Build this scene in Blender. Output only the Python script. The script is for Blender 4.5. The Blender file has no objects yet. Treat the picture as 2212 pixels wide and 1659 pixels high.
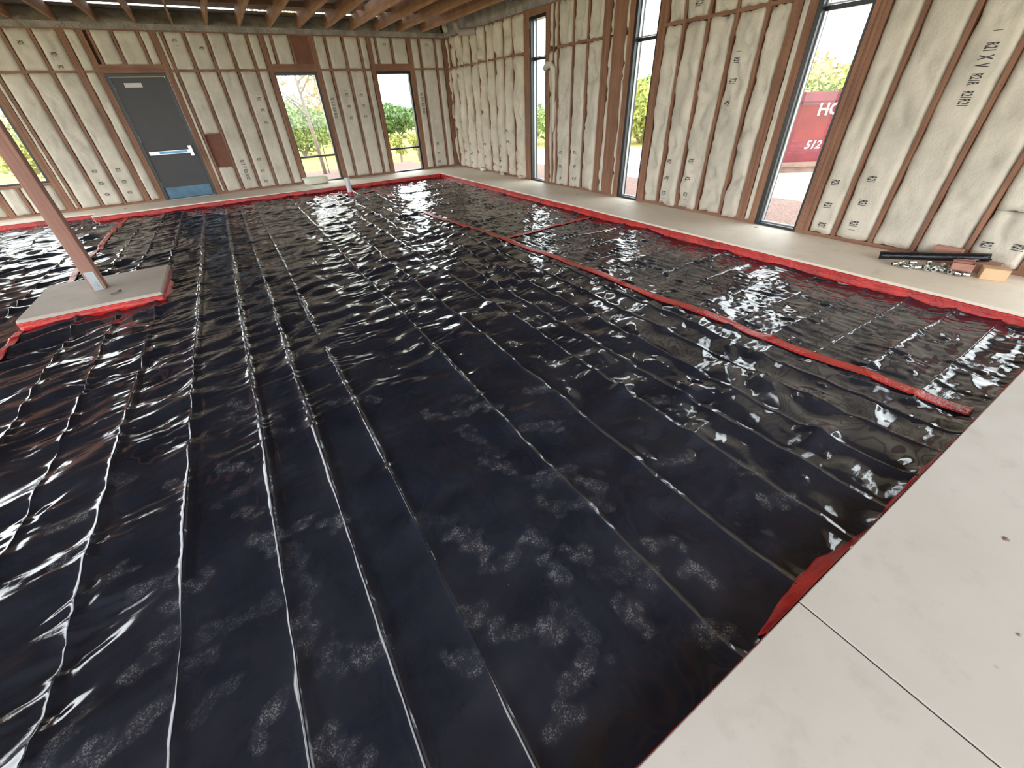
import bpy, math, random
import numpy as np
from mathutils import Vector, Matrix, noise as mn

# ------------------------------------------------------------------ camera, sky, exposure
S = bpy.context.scene
COL = S.collection
cam_d = bpy.data.cameras.new('camera')
cam_d.sensor_width = 36.0
cam_d.lens = 861.18 / 2212 * 36.0
cam_d.clip_start = 0.05
cam_d.clip_end = 400
cam = bpy.data.objects.new('camera', cam_d)
COL.objects.link(cam)
_r = Vector((0.84526628, -0.53284034, -0.04007613))
_u = Vector((0.33576716, 0.47130107, 0.81555853))
_f = Vector((0.41567456, 0.70282037, -0.57728519))
M = Matrix((( _r.x, _u.x, -_f.x, -5.7618), (_r.y, _u.y, -_f.y, -12.268), (_r.z, _u.z, -_f.z, 1.4831), (0, 0, 0, 1)))
cam.matrix_world = M
S.camera = cam

W = bpy.data.worlds.new('overcast_sky')
S.world = W
W.use_nodes = True
_n = W.node_tree.nodes
_bg = _n['Background']
_bg.inputs['Color'].default_value = (0.93, 0.97, 1.0, 1)
_bg.inputs['Strength'].default_value = 6.0

S.view_settings.view_transform = 'Standard'
S.view_settings.look = 'None'
S.view_settings.gamma = 1.0
S.view_settings.use_curve_mapping = False
S.view_settings.exposure = 0.0

random.seed(7)
rng = np.random.default_rng(11)

# ------------------------------------------------------------------ helpers
def lin(*c):
    o = []
    for v in c:
        v = v / 255.0
        o.append(v / 12.92 if v <= 0.04045 else ((v + 0.055) / 1.055) ** 2.4)
    return tuple(o) + (1.0,)

class NT:
    def __init__(s, name):
        s.m = bpy.data.materials.new(name)
        s.m.use_nodes = True
        s.t = s.m.node_tree
        s.b = s.t.nodes['Principled BSDF']
        s.out = s.t.nodes['Material Output']
    def n(s, typ, **kw):
        x = s.t.nodes.new(typ)
        for k, v in kw.items():
            if k.startswith('i_'):
                x.inputs[k[2:].replace('_', ' ')].default_value = v
            else:
                setattr(x, k, v)
        return x
    def l(s, a, b):
        s.t.links.new(a, b)
    def mix(s, fac, a, b, blend='MIX'):
        x = s.t.nodes.new('ShaderNodeMix')
        x.data_type = 'RGBA'; x.blend_type = blend
        for sock, v in ((x.inputs[0], fac), (x.inputs[6], a), (x.inputs[7], b)):
            if hasattr(v, 'links'): s.l(v, sock)
            else: sock.default_value = v
        return x.outputs[2]
    def ramp(s, fac, pts):
        x = s.t.nodes.new('ShaderNodeValToRGB')
        e = x.color_ramp.elements
        while len(e) > len(pts): e.remove(e[-1])
        while len(e) < len(pts): e.new(1.0)
        for k, (p, c) in enumerate(pts):
            e[k].position = p
            e[k].color = c if len(c) == 4 else (c[0], c[0], c[0], 1)
        s.l(fac, x.inputs[0])
        return x.outputs[0]
    def coords(s, kind='Object', scale=(1, 1, 1), rnd=False):
        tc = s.n('ShaderNodeTexCoord')
        mp = s.n('ShaderNodeMapping')
        mp.inputs['Scale'].default_value = scale
        s.l(tc.outputs[kind], mp.inputs['Vector'])
        if rnd:
            oi = s.n('ShaderNodeObjectInfo')
            mu = s.n('ShaderNodeVectorMath', operation='SCALE')
            cx = s.n('ShaderNodeCombineXYZ')
            for i in range(3): s.l(oi.outputs['Random'], cx.inputs[i])
            s.l(cx.outputs[0], mu.inputs[0]); mu.inputs['Scale'].default_value = 37.0
            s.l(mu.outputs[0], mp.inputs['Location'])
        return mp.outputs[0]
    def noise(s, vec, scale, detail=4, rough=0.55):
        x = s.n('ShaderNodeTexNoise')
        x.inputs['Scale'].default_value = scale; x.inputs['Detail'].default_value = detail; x.inputs['Roughness'].default_value = rough
        s.l(vec, x.inputs['Vector'])
        return x.outputs['Fac']
    def bump(s, h, strength, dist):
        x = s.n('ShaderNodeBump')
        x.inputs['Strength'].default_value = strength; x.inputs['Distance'].default_value = dist
        s.l(h, x.inputs['Height']); s.l(x.outputs[0], s.b.inputs['Normal'])
        return x
    def set(s, **kw):
        for k, v in kw.items():
            k = k.replace('_', ' ')
            sock = s.b.inputs[k]
            if hasattr(v, 'links'): s.l(v, sock)
            else: sock.default_value = v
        return s.m

def plain(name, rgb, rough=0.5, metal=0.0, bump=None, var=0.12, vs=6.0):
    k = NT(name)
    v = k.coords('Object', rnd=True)
    nz = k.noise(v, vs, 5)
    c = lin(*rgb)
    d = tuple(x * (1 - var * 2) for x in c[:3]) + (1,)
    h = tuple(min(1, x * (1 + var)) for x in c[:3]) + (1,)
    k.set(Base_Color=k.ramp(nz, [(0.25, d), (0.75, h)]), Roughness=rough, Metallic=metal)
    if bump: k.bump(k.noise(v, bump[0], 6), bump[1], bump[2])
    return k.m

def wood(name, a, b, axis=2, rough=0.65):
    k = NT(name)
    sc = [30.0, 30.0, 30.0]; sc[axis] = 1.2
    v = k.coords('Object', tuple(sc), rnd=True)
    g = k.noise(v, 1.0, 5, 0.6)
    v2 = k.coords('Object', (2.2, 2.2, 2.2), rnd=True)
    g2 = k.noise(v2, 1.3, 3)
    c1 = k.ramp(g, [(0.3, lin(*a)), (0.7, lin(*b))])
    dk = tuple(x * 0.72 for x in lin(*a)[:3]) + (1,)
    c2 = k.mix(k.ramp(g2, [(0.45, (0,)), (0.75, (0.55,))]), c1, dk)
    # knots
    vk = k.n('ShaderNodeTexVoronoi'); sk = [9.0, 9.0, 9.0]; sk[axis] = 2.2
    k.l(k.coords('Object', tuple(sk), rnd=True), vk.inputs['Vector'])
    kn = k.ramp(vk.outputs['Distance'], [(0.05, (0.8,)), (0.13, (0.0,))])
    c3 = k.mix(kn, c2, tuple(x * 0.4 for x in lin(*a)[:3]) + (1,))
    k.set(Base_Color=c3, Roughness=rough)
    k.bump(g, 0.3, 0.002)
    return k.m

MAT = {}
MAT['stud'] = wood('stud_wood', (120, 83, 63), (162, 117, 90), 2)
MAT['stud_h'] = wood('plate_wood', (120, 83, 63), (162, 117, 90), 0)
MAT['stud_hy'] = wood('plate_wood_y', (120, 83, 63), (162, 117, 90), 1)
MAT['joist'] = wood('joist_wood', (150, 110, 84), (196, 152, 118), 1)
MAT['post'] = wood('post_wood', (142, 100, 88), (178, 134, 118), 2)
MAT['ply'] = plain('plywood_brown', (128, 84, 66), 0.75, bump=(40, 0.3, 0.003))
MAT['zip'] = plain('sheathing_greygreen', (150, 160, 152), 0.8)

def batt_mat(name, rgb):
    k = NT(name)
    v = k.coords('Object', rnd=True)
    a = k.noise(v, 3.0, 5); b = k.noise(v, 60.0, 4)
    c = lin(*rgb)
    d = tuple(x * 0.78 for x in c[:3]) + (1,)
    col = k.ramp(a, [(0.3, d), (0.62, c)])
    v2 = k.coords('Object', (1, 1, 1))
    stain = k.ramp(k.noise(v2, 1.1, 4), [(0.58, (0.0,)), (0.78, (0.35,))])
    col = k.mix(stain, col, lin(186, 150, 112))
    k.set(Base_Color=col, Roughness=0.95)
    k.b.inputs['Specular IOR Level'].default_value = 0.1
    w = k.n('ShaderNodeMath', operation='ADD')
    k.l(b, w.inputs[0])
    mm = k.n('ShaderNodeMath', operation='MULTIPLY'); mm.inputs[1].default_value = 4.0
    k.l(k.noise(k.coords('Object', (1, 1, 1), rnd=True), 9.0, 5, 0.6), mm.inputs[0]); k.l(mm.outputs[0], w.inputs[1])
    k.bump(w.outputs[0], 0.32, 0.010)
    return k.m
MAT['batt'] = batt_mat('insulation_white', (214, 206, 190))
MAT['batt_y'] = batt_mat('insulation_cream', (220, 210, 190))
MAT['ink'] = plain('print_ink', (66, 64, 66), 0.9, var=0.2)

def concrete(name, rgb, patch, blot):
    k = NT(name)
    v = k.coords('Object')
    a = k.noise(v, 0.9, 6, 0.6); b = k.noise(v, 7.0, 6, 0.65); f = k.noise(v, 160.0, 3)
    c = lin(*rgb)
    c1 = k.ramp(a, [(0.3, lin(*patch)), (0.66, c)])
    c2 = k.mix(k.ramp(b, [(0.56, (0.0,)), (0.74, (blot,))]), c1, lin(150, 142, 130))
    vo = k.n('ShaderNodeTexVoronoi'); vo.inputs['Scale'].default_value = 3.1
    k.l(v, vo.inputs['Vector'])
    sp = k.ramp(vo.outputs['Distance'], [(0.0, (0.75,)), (0.035, (0.0,))])
    c3 = k.mix(sp, c2, lin(120, 105, 92))
    k.set(Base_Color=c3, Roughness=k.ramp(b, [(0.3, (0.45,)), (0.7, (0.7,))]))
    k.b.inputs['Specular IOR Level'].default_value = 0.3
    k.bump(f, 0.12, 0.001)
    return k.m
MAT['slab'] = concrete('troweled_concrete', (208, 202, 196), (194, 187, 178), 0.25)
MAT['slab_side'] = concrete('strip_concrete', (238, 228, 212), (226, 212, 192), 0.25)
MAT['pedestal'] = concrete('pedestal_concrete', (196, 186, 174), (184, 172, 158), 0.3)
MAT['drive'] = concrete('drive_concrete', (214, 208, 196), (190, 184, 170), 0.3)

def tape_mat():
    k = NT('red_seam_tape')
    v = k.coords('Object')
    a = k.noise(v, 5, 4); w = k.noise(k.coords('Object', (1, 1, 1)), 38.0, 5, 0.6)
    k.set(Base_Color=k.ramp(a, [(0.3, lin(150, 26, 22)), (0.7, lin(206, 46, 36))]), Roughness=0.24)
    k.bump(w, 0.55, 0.012)
    return k.m
MAT['tape'] = tape_mat()

def sheet_mat():
    k = NT('black_polyethylene')
    v = k.coords('Object')
    at = k.n('ShaderNodeAttribute'); at.attribute_name = 'dust'
    tread = k.ramp(k.noise(v, 170.0, 3, 0.7), [(0.46, (0.04,)), (0.60, (1.0,))])
    brk = k.ramp(k.noise(v, 26.0, 6, 0.7), [(0.42, (0.0,)), (0.64, (1.0,))])
    m1 = k.n('ShaderNodeMath', operation='MULTIPLY'); k.l(tread, m1.inputs[0]); k.l(brk, m1.inputs[1])
    m2 = k.n('ShaderNodeMath', operation='MULTIPLY'); k.l(at.outputs['Fac'], m2.inputs[0])
    m3 = k.n('ShaderNodeMath', operation='ADD'); k.l(m1.outputs[0], m3.inputs[0]); m3.inputs[1].default_value = 0.07
    k.l(m3.outputs[0], m2.inputs[1])
    film = k.ramp(k.noise(v, 2.2, 6, 0.6), [(0.4, (0.0,)), (0.8, (0.10,))])
    m4 = k.n('ShaderNodeMath', operation='ADD'); k.l(m2.outputs[0], m4.inputs[0]); k.l(film, m4.inputs[1]); m4.use_clamp = True
    speck = k.n('ShaderNodeTexVoronoi'); speck.inputs['Scale'].default_value = 7.0
    k.l(v, speck.inputs['Vector'])
    sp = k.ramp(speck.outputs['Distance'], [(0.0, (1.0,)), (0.022, (0.0,))])
    m5 = k.n('ShaderNodeMath', operation='MAXIMUM'); k.l(m4.outputs[0], m5.inputs[0]); k.l(sp, m5.inputs[1])
    col = k.mix(m5.outputs[0], lin(28, 34, 48), lin(124, 125, 130))
    ro = k.n('ShaderNodeMapRange'); ro.inputs['To Min'].default_value = 0.085; ro.inputs['To Max'].default_value = 0.6
    k.l(m5.outputs[0], ro.inputs['Value'])
    k.set(Base_Color=col, Roughness=ro.outputs[0])
    k.b.inputs['IOR'].default_value = 1.68
    # fine film crinkle
    at2 = k.n('ShaderNodeAttribute'); at2.attribute_name = 'crinkle'
    n1 = k.noise(k.coords('Object', (9, 42, 9)), 1.0, 5, 0.6)
    n2 = k.noise(v, 24.0, 5, 0.6)
    ad = k.n('ShaderNodeMath', operation='ADD'); k.l(n1, ad.inputs[0]); k.l(n2, ad.inputs[1])
    mu = k.n('ShaderNodeMath', operation='MULTIPLY'); k.l(ad.outputs[0], mu.inputs[0]); k.l(at2.outputs['Fac'], mu.inputs[1])
    k.bump(mu.outputs[0], 0.35, 0.006)
    return k.m
MAT['sheet'] = sheet_mat()
MAT['blackplastic'] = plain('black_plastic_roll', (22, 22, 27), 0.22, bump=(30, 0.6, 0.01))
MAT['blackmetal'] = plain('black_window_metal', (34, 36, 38), 0.35, var=0.1)
MAT['alu'] = plain('grey_aluminium', (176, 180, 184), 0.4, 0.3, var=0.06)  # threshold metal; also colours the painted lit faces of the right wall frames
MAT['door'] = plain('charcoal_door_paint', (52, 49, 50), 0.42, var=0.08, vs=3)
MAT['doorframe'] = plain('dark_door_frame', (50, 54, 58), 0.4, var=0.08)
MAT['kick'] = plain('blue_film_steel', (78, 108, 126), 0.35, 0.5, var=0.15)
MAT['steel'] = plain('satin_steel', (196, 202, 206), 0.28, 0.85, var=0.06)
MAT['bluefilm'] = plain('blue_film', (104, 156, 190), 0.3, 0.2, var=0.05)
MAT['white'] = plain('white_sticker', (214, 206, 208), 0.6, var=0.05)
MAT['galv'] = plain('galvanised_plate', (178, 186, 188), 0.38, 0.6, var=0.1)
MAT['pvc'] = plain('white_pvc', (216, 212, 214), 0.35, var=0.04)
MAT['foamgrey'] = plain('grey_sprayed_foam', (168, 160, 153), 0.95, bump=(22, 1.0, 0.05), var=0.25, vs=5)
MAT['foamdark'] = plain('dark_roof_underside', (160, 153, 144), 0.95, bump=(18, 1.0, 0.05), var=0.3, vs=3)
MAT['card'] = plain('cardboard', (206, 172, 134), 0.8, var=0.06)
MAT['cardpink'] = plain('kraft_pink', (186, 136, 118), 0.8, var=0.08)
MAT['foil'] = plain('bright_zinc', (205, 206, 200), 0.2, 0.95, bump=(60, 0.4, 0.004), var=0.1)
MAT['bluetape'] = plain('pale_blue_tape', (158, 182, 200), 0.6, var=0.05)
MAT['foamblock'] = plain('white_batt_bundle', (226, 226, 204), 0.95, bump=(30, 0.5, 0.02), var=0.06)
MAT['maroon'] = plain('maroon_paint', (124, 34, 44), 0.5, var=0.22, vs=2.5, bump=(3, 0.3, 0.02))
MAT['rust'] = plain('weathered_rail', (150, 120, 108), 0.7, var=0.2)
MAT['lettering'] = plain('white_lettering', (236, 228, 222), 0.6, var=0.06)
MAT['gravel'] = plain('pink_gravel', (150, 122, 112), 0.95, var=0.35, vs=40, bump=(45, 1.0, 0.03))
MAT['field'] = plain('dry_grass_field', (188, 172, 92), 1.0, var=0.28, vs=1.2, bump=(20, 1.0, 0.05))
MAT['bark'] = plain('pale_bark', (150, 138, 124), 0.9, bump=(30, 0.6, 0.01))
def leaf(name, rgb):
    k = NT(name)
    v = k.coords('Object')
    c = lin(*rgb)
    k.set(Base_Color=k.ramp(k.noise(v, 2.6, 5), [(0.3, tuple(x * 0.45 for x in c[:3]) + (1,)), (0.7, c)]), Roughness=0.7)
    return k.m
MAT['leafg'] = leaf('leaf_green', (140, 164, 92))
MAT['leafd'] = leaf('leaf_deep_green', (112, 142, 84))
MAT['leafy'] = leaf('leaf_yellow_green', (188, 194, 104))
MAT['leafo'] = leaf('leaf_olive_orange', (206, 180, 104))
def glass():
    k = NT('window_glass')
    tr = k.n('ShaderNodeBsdfTransparent'); gl = k.n('ShaderNodeBsdfGlossy'); gl.inputs['Roughness'].default_value = 0.02
    lw = k.n('ShaderNodeLayerWeight'); lw.inputs['Blend'].default_value = 0.5
    pw = k.n('ShaderNodeMath', operation='POWER'); pw.inputs[1].default_value = 4.0; k.l(lw.outputs['Facing'], pw.inputs[0])
    fr = k.n('ShaderNodeMath', operation='MULTIPLY_ADD'); k.l(pw.outputs[0], fr.inputs[0]); fr.inputs[1].default_value = 0.6; fr.inputs[2].default_value = 0.02
    mx = k.n('ShaderNodeMixShader')
    tr.inputs['Color'].default_value = (0.96, 0.98, 0.97, 1)
    k.l(fr.outputs[0], mx.inputs[0]); k.l(tr.outputs[0], mx.inputs[1]); k.l(gl.outputs[0], mx.inputs[2])
    k.l(mx.outputs[0], k.out.inputs['Surface'])
    return k.m
MAT['glass'] = glass()
def clear_duct():
    k = NT('translucent_duct')
    k.set(Base_Color=lin(176, 160, 152), Roughness=0.25, Alpha=0.75)
    return k.m
MAT['duct'] = clear_duct()

def mesh(name, V, F, mats, smooth=False, fmat=None):
    me = bpy.data.meshes.new(name)
    me.from_pydata([tuple(v) for v in V], [], F)
    for m in (mats if isinstance(mats, (list, tuple)) else [mats]):
        me.materials.append(m)
    if smooth: me.shade_smooth()
    if fmat: me.polygons.foreach_set('material_index', fmat)
    me.update()
    return me

def base_of(parent):
    p, o = Vector((0, 0, 0)), parent
    while o is not None:
        p += o.location; o = o.parent
    return p

def obj(name, V, F, mat, parent=None, smooth=False, origin=None):
    """world-space vertices; the object's origin sits on its thing's base (or at origin)"""
    if parent is not None:
        b = base_of(parent); loc = Vector((0, 0, 0))
        if origin is not None: loc = Vector(origin) - b; b = Vector(origin)
    else:
        b = Vector(origin) if origin is not None else Vector((0, 0, 0)); loc = b.copy()
    V = [(v[0] - b.x, v[1] - b.y, v[2] - b.z) for v in V]
    o = bpy.data.objects.new(name, mesh(name, V, F, mat, smooth))
    COL.objects.link(o)
    o.parent = parent; o.location = loc
    return o

def empty(name, loc):
    o = bpy.data.objects.new(name, None); COL.objects.link(o); o.location = loc
    o.empty_display_size = 0.1
    return o

def tag(o, label=None, cat=None, group=None, kind=None):
    if label: o['label'] = label
    if cat: o['category'] = cat
    if group: o['group'] = group
    if kind: o['kind'] = kind
    return o

def box(x0, x1, y0, y1, z0, z1):
    if x0 > x1: x0, x1 = x1, x0
    if y0 > y1: y0, y1 = y1, y0
    if z0 > z1: z0, z1 = z1, z0
    V = [(x0, y0, z0), (x1, y0, z0), (x1, y1, z0), (x0, y1, z0), (x0, y0, z1), (x1, y0, z1), (x1, y1, z1), (x0, y1, z1)]
    F = [(0, 3, 2, 1), (4, 5, 6, 7), (0, 1, 5, 4), (1, 2, 6, 5), (2, 3, 7, 6), (3, 0, 4, 7)]
    return V, F

def bbox_bev(x0, x1, y0, y1, z0, z1, b):
    """box with chamfered edges (24 verts)"""
    xs, ys, zs = (x0, x1), (y0, y1), (z0, z1)
    V = []; idx = {}
    for i in (0, 1):
        for j in (0, 1):
            for k in (0, 1):
                c = (xs[i], ys[j], zs[k]); d = (b if i == 0 else -b, b if j == 0 else -b, b if k == 0 else -b)
                for a in range(3):
                    p = [c[q] + (d[q] if q != a else 0) for q in range(3)]
                    idx[(i, j, k, a)] = len(V); V.append(tuple(p))
    F = []
    for a in range(3):
        o = [q for q in range(3) if q != a]
        for s in (0, 1):
            f = []
            for (p, q) in ((0, 0), (1, 0), (1, 1), (0, 1)):
                key = [0, 0, 0]; key[a] = s; key[o[0]] = p; key[o[1]] = q
                f.append(idx[(key[0], key[1], key[2], a)])
            F.append(tuple(f))
    for a in range(3):           # edges parallel to axis a
        o = [q for q in range(3) if q != a]
        for p in (0, 1):
            for q in (0, 1):
                k0 = [0, 0, 0]; k1 = [0, 0, 0]
                k0[o[0]] = k1[o[0]] = p; k0[o[1]] = k1[o[1]] = q; k0[a] = 0; k1[a] = 1
                F.append((idx[tuple(k0) + (o[0],)], idx[tuple(k0) + (o[1],)], idx[tuple(k1) + (o[1],)], idx[tuple(k1) + (o[0],)]))
    for i in (0, 1):
        for j in (0, 1):
            for k in (0, 1):
                F.append(tuple(idx[(i, j, k, a)] for a in range(3)))
    return V, F

def fix_normals(o):
    import bmesh
    bm = bmesh.new(); bm.from_mesh(o.data)
    bmesh.ops.recalc_face_normals(bm, faces=bm.faces)
    bm.to_mesh(o.data); bm.free()
    return o

def join(*parts):
    V, F = [], []
    for v, f in parts:
        n = len(V); V += list(v); F += [tuple(i + n for i in q) for q in f]
    return V, F

def tube(path, radii, seg=12, caps=True):
    V, F = [], []
    path = [Vector(p) for p in path]
    if not isinstance(radii, (list, tuple)): radii = [radii] * len(path)
    up0 = None
    for i, p in enumerate(path):
        t = (path[min(i + 1, len(path) - 1)] - path[max(i - 1, 0)]).normalized()
        if up0 is None:
            up0 = Vector((0, 0, 1)) if abs(t.z) < 0.9 else Vector((1, 0, 0))
        a = t.cross(up0).normalized(); b = a.cross(t).normalized(); up0 = b
        for k in range(seg):
            an = 2 * math.pi * k / seg
            V.append(tuple(p + (a * math.cos(an) + b * math.sin(an)) * radii[i]))
    for i in range(len(path) - 1):
        for k in range(seg):
            F.append((i * seg + k, i * seg + (k + 1) % seg, (i + 1) * seg + (k + 1) % seg, (i + 1) * seg + k))
    if caps:
        F.append(tuple(reversed(range(seg)))); F.append(tuple(range((len(path) - 1) * seg, len(path) * seg)))
    return V, F

def ss(a, b, x):
    t = np.clip((x - a) / (b - a), 0, 1)
    return t * t * (3 - 2 * t)

# ------------------------------------------------------------------ floor (concrete around the pit)
PX0, PX1, PY0, PY1 = -12.6, -1.0, -12.18, -0.98     # pit
floor = tag(obj('floor', *box(-12.8, 0.14, -15.6, 0.14, -0.34, -0.175), MAT['slab_side'], origin=(-6, -8, -0.34)), kind='structure')
def slab(x0, x1, y0, y1, mat):
    return fix_normals(obj('concrete_panel', *bbox_bev(x0, x1, y0, y1, -0.175, 0.0, 0.003), mat, floor))
slab(-1.0, 0.14, -15.6, -0.98, MAT['slab_side'])
slab(-4.31, 0.14, -0.98, 0.14, MAT['slab_side'])
slab(-8.35, -4.314, -0.98, 0.14, MAT['slab_side'])
slab(-12.8, -8.35, -0.58, 0.14, MAT['slab_side'])
slab(-12.8, -4.577, -15.6, -12.18, MAT['slab'])
slab(-4.572, -1.0, -15.6, -12.18, MAT['slab'])
obj('joint_shade_strip', *box(-4.577, -4.572, -15.6, -12.18, -0.17, -0.004), MAT['ink'], floor)  # dark strip painted in for the shade inside the open saw cut
for (x, y, r) in [(-7.88, -0.5, 0.035), (-0.48, -2.41, 0.03), (-6.6, -0.42, 0.02), (-0.35, -5.9, 0.018), (-0.15, -9.3, 0.03), (-3.67, -12.49, 0.012), (-3.3, -12.75, 0.008), (-4.1, -12.62, 0.007), (-2.6, -12.6, 0.010), (-3.95, -12.75, 0.006)]:
    n = 9
    V = [(x + r * math.cos(2 * math.pi * k / n) * random.uniform(.7, 1.2), y + r * math.sin(2 * math.pi * k / n) * random.uniform(.7, 1.2), 0.001) for k in range(n)]
    V += [(x, y, 0.004)]
    obj('floor_blemish', V, [(k, (k + 1) % n, n) for k in range(n)], MAT['rust'], floor)

# ------------------------------------------------------------------ walls
H = 2.86
ZB0, ZB1 = 2.245, 2.285
MARKS_R = [(-9.97, .593), (-9.982, .353), (-10.0, .137), (-10.30, .659), (-10.306, .424), (-10.306, .206), (-11.40, .213), (-11.60, .229), (-7.614, .635), (-7.619, .404), (-7.62, .195), (-8.021, .673), (-8.028, .436), (-8.03, .225), (-8.39, 1.796), (-8.395, 1.586), (-8.393, 1.355), (-7.69, 2.414), (-4.923, .61), (-4.926, .366), (-4.936, .145), (-5.366, .634), (-5.373, .401), (-5.39, .178), (-.706, .647), (-.724, .418), (-.742, .204), (-1.13, .605), (-1.14, .381), (-1.15, .162), (-1.9, .628), (-1.87, .374), (-1.9, .157), (-2.26, .588), (-2.25, .397), (-2.27, .204), (-2.66, .625), (-2.65, .375), (-2.66, .178), (-3.05, .726), (-3.03, .948)]
DASH_R = [(-10.311, .139), (-7.632, .117), (-8.038, .15), (-8.393, 1.879), (-10.719, 1.807)]
LONG_R = [(-10.726, 1.72, 1.27), (-11.33, 1.33, .90)]
MARKS_F = [(-8.116, 2.67), (-7.757, 2.515), (-7.756, 2.33), (-5.839, 2.741), (-5.433, 2.62), (-8.113, .673), (-8.116, .454), (-8.119, .244), (-7.74, .659), (-7.74, .44), (-7.74, .239), (-4.70, 1.763), (-4.70, 1.553), (-4.70, 1.326), (-5.121, .617), (-5.127, .379), (-5.132, .163), (-2.771, 1.783), (-2.77, 1.55), (-2.777, 1.317), (-2.42, 1.768), (-2.42, 1.551), (-2.42, 1.328), (-.56, .603), (-.564, .369), (-.575, .162), (-1.622, 2.728), (-.518, 2.74)]
DASH_F = [(-5.83, 2.66), (-4.68, 1.85), (-2.78, 1.87), (-2.42, 1.86), (-5.13, .10)]
LONG_F = [(-5.47, .626, .211), (-3.13, 1.724, 1.308), (-.84, 1.753, 1.301)]

_tc = {}
def glyphs(txt):
    """flat triangulated lettering from the built-in font: unit cap height, baseline at 0"""
    if txt in _tc: return _tc[txt]
    cu = bpy.data.curves.new('lettering', 'FONT'); cu.body = txt; cu.size = 1.4; cu.resolution_u = 2; cu.offset = 0.03
    o = bpy.data.objects.new('lettering', cu); COL.objects.link(o)
    dg = bpy.context.evaluated_depsgraph_get()
    me = bpy.data.meshes.new_from_object(o.evaluated_get(dg))
    V = [tuple(v.co[:2]) for v in me.vertices]; F = [tuple(p.vertices) for p in me.polygons]
    bpy.data.objects.remove(o); bpy.data.curves.remove(cu); bpy.data.meshes.remove(me)
    w = max(v[0] for v in V)
    _tc[txt] = (V, F, w)
    return _tc[txt]

class Batt:
    def __init__(s, a0, a1, z0, z1, puff, rough, seed, frame):
        nu = max(6, int((a1 - a0) / 0.032)); nv = max(10, int((z1 - z0) / 0.055))
        s.a0, s.a1, s.z0, s.z1, s.nu, s.nv = a0, a1, z0, z1, nu, nv
        s.D = np.zeros((nu + 1, nv + 1)); A = np.zeros_like(s.D); Z = np.zeros_like(s.D)
        wd = a1 - a0
        for i in range(nu + 1):
            t = i / nu
            for j in range(nv + 1):
                q = j / nv
                a = a0 + wd * t; z = z0 + (z1 - z0) * q
                e = abs(2 * t - 1)
                dome = (1 - e ** 4) if rough < 2 else (1 - e ** 2.2)
                ez = min(1, q * (z1 - z0) / 0.05) * min(1, (1 - q) * (z1 - z0) / 0.05)
                n1 = mn.noise(Vector((a * 4.5, z * 2.3, seed))); n2 = mn.noise(Vector((a * 14, z * 6, seed + 9)))
                n3 = mn.noise(Vector((seed * 3.1, z * 1.7, 4.0)))
                pinch = abs(mn.noise(Vector((a * 2.0, z * 3.4, seed + 33))))
                d = puff * dome * (0.7 + 0.5 * n3) * (0.45 + 0.55 * ez) + rough * (0.035 * n1 + 0.012 * n2) * (0.3 + 0.7 * dome)
                d -= rough * 0.05 * max(0, 0.07 - pinch) / 0.07 * dome
                d -= 0.03 * max(0, (e - 0.8) / 0.2) ** 2
                if e > 0.98: d = min(d, -0.02)
                s.D[i, j] = d
                k = (2 * t - 1) ** 3
                sh = rough * 0.035 * (mn.noise(Vector((z * 5.0, seed, 1.0 + math.copysign(3, k)))) - 0.1 + 0.45 * mn.noise(Vector((z * 17.0, seed, 5.0))))
                A[i, j] = a + k * sh
                Z[i, j] = z + (rough * 0.02 * mn.noise(Vector((a * 13, seed, 7.0))) if j in (0, nv) else 0)
        s.A, s.Z = A, Z
        V, F = [], []
        for i in range(nu + 1):
            for j in range(nv + 1):
                V.append(frame(A[i, j], s.D[i, j], Z[i, j]))
        idx = lambda i, j: i * (nv + 1) + j
        for i in range(nu):
            for j in range(nv):
                F.append((idx(i, j), idx(i + 1, j), idx(i + 1, j + 1), idx(i, j + 1)))
        ring = [idx(i, 0) for i in range(nu + 1)] + [idx(nu, j) for j in range(1, nv + 1)] + [idx(i, nv) for i in range(nu - 1, -1, -1)] + [idx(0, j) for j in range(nv - 1, 0, -1)]
        aa = [A.flat[r] for r in ring]; zz = [Z.flat[r] for r in ring]
        n0 = len(V)
        V += [frame(min(max(a, a0), a1), -0.12, min(max(z, z0), z1)) for a, z in zip(aa, zz)]
        m = len(ring)
        for k in range(m):
            F.append((ring[k], n0 + k, n0 + (k + 1) % m, ring[(k + 1) % m]))
        s.V, s.F = V, F
    def depth(s, a, z):
        u = min(max((a - s.a0) / (s.a1 - s.a0), 0), 0.999) * s.nu; v = min(max((z - s.z0) / (s.z1 - s.z0), 0), 0.999) * s.nv
        i, j = int(u), int(v); fu, fv = u - i, v - j
        D = s.D
        return D[i, j] * (1 - fu) * (1 - fv) + D[i + 1, j] * fu * (1 - fv) + D[i, j + 1] * (1 - fu) * fv + D[i + 1, j + 1] * fu * fv

def print_on(b, bo, frame, a, z, txt, size, sgn):
    """vertical lettering reading downward on a batt face; sgn: +1 where the axis runs to the viewer's right"""
    V, F, w = glyphs(txt)
    out = []
    for (x, y) in V:
        aa = a + sgn * (y - 0.5) * size; zz = z - (x - w / 2) * size * 0.36
        out.append(frame(aa, b.depth(aa, zz) + 0.006, zz))
    # thin slab of ink
    o = fix_normals(obj('printed_mark', out, F, MAT['ink'], bo))
    return o

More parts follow.
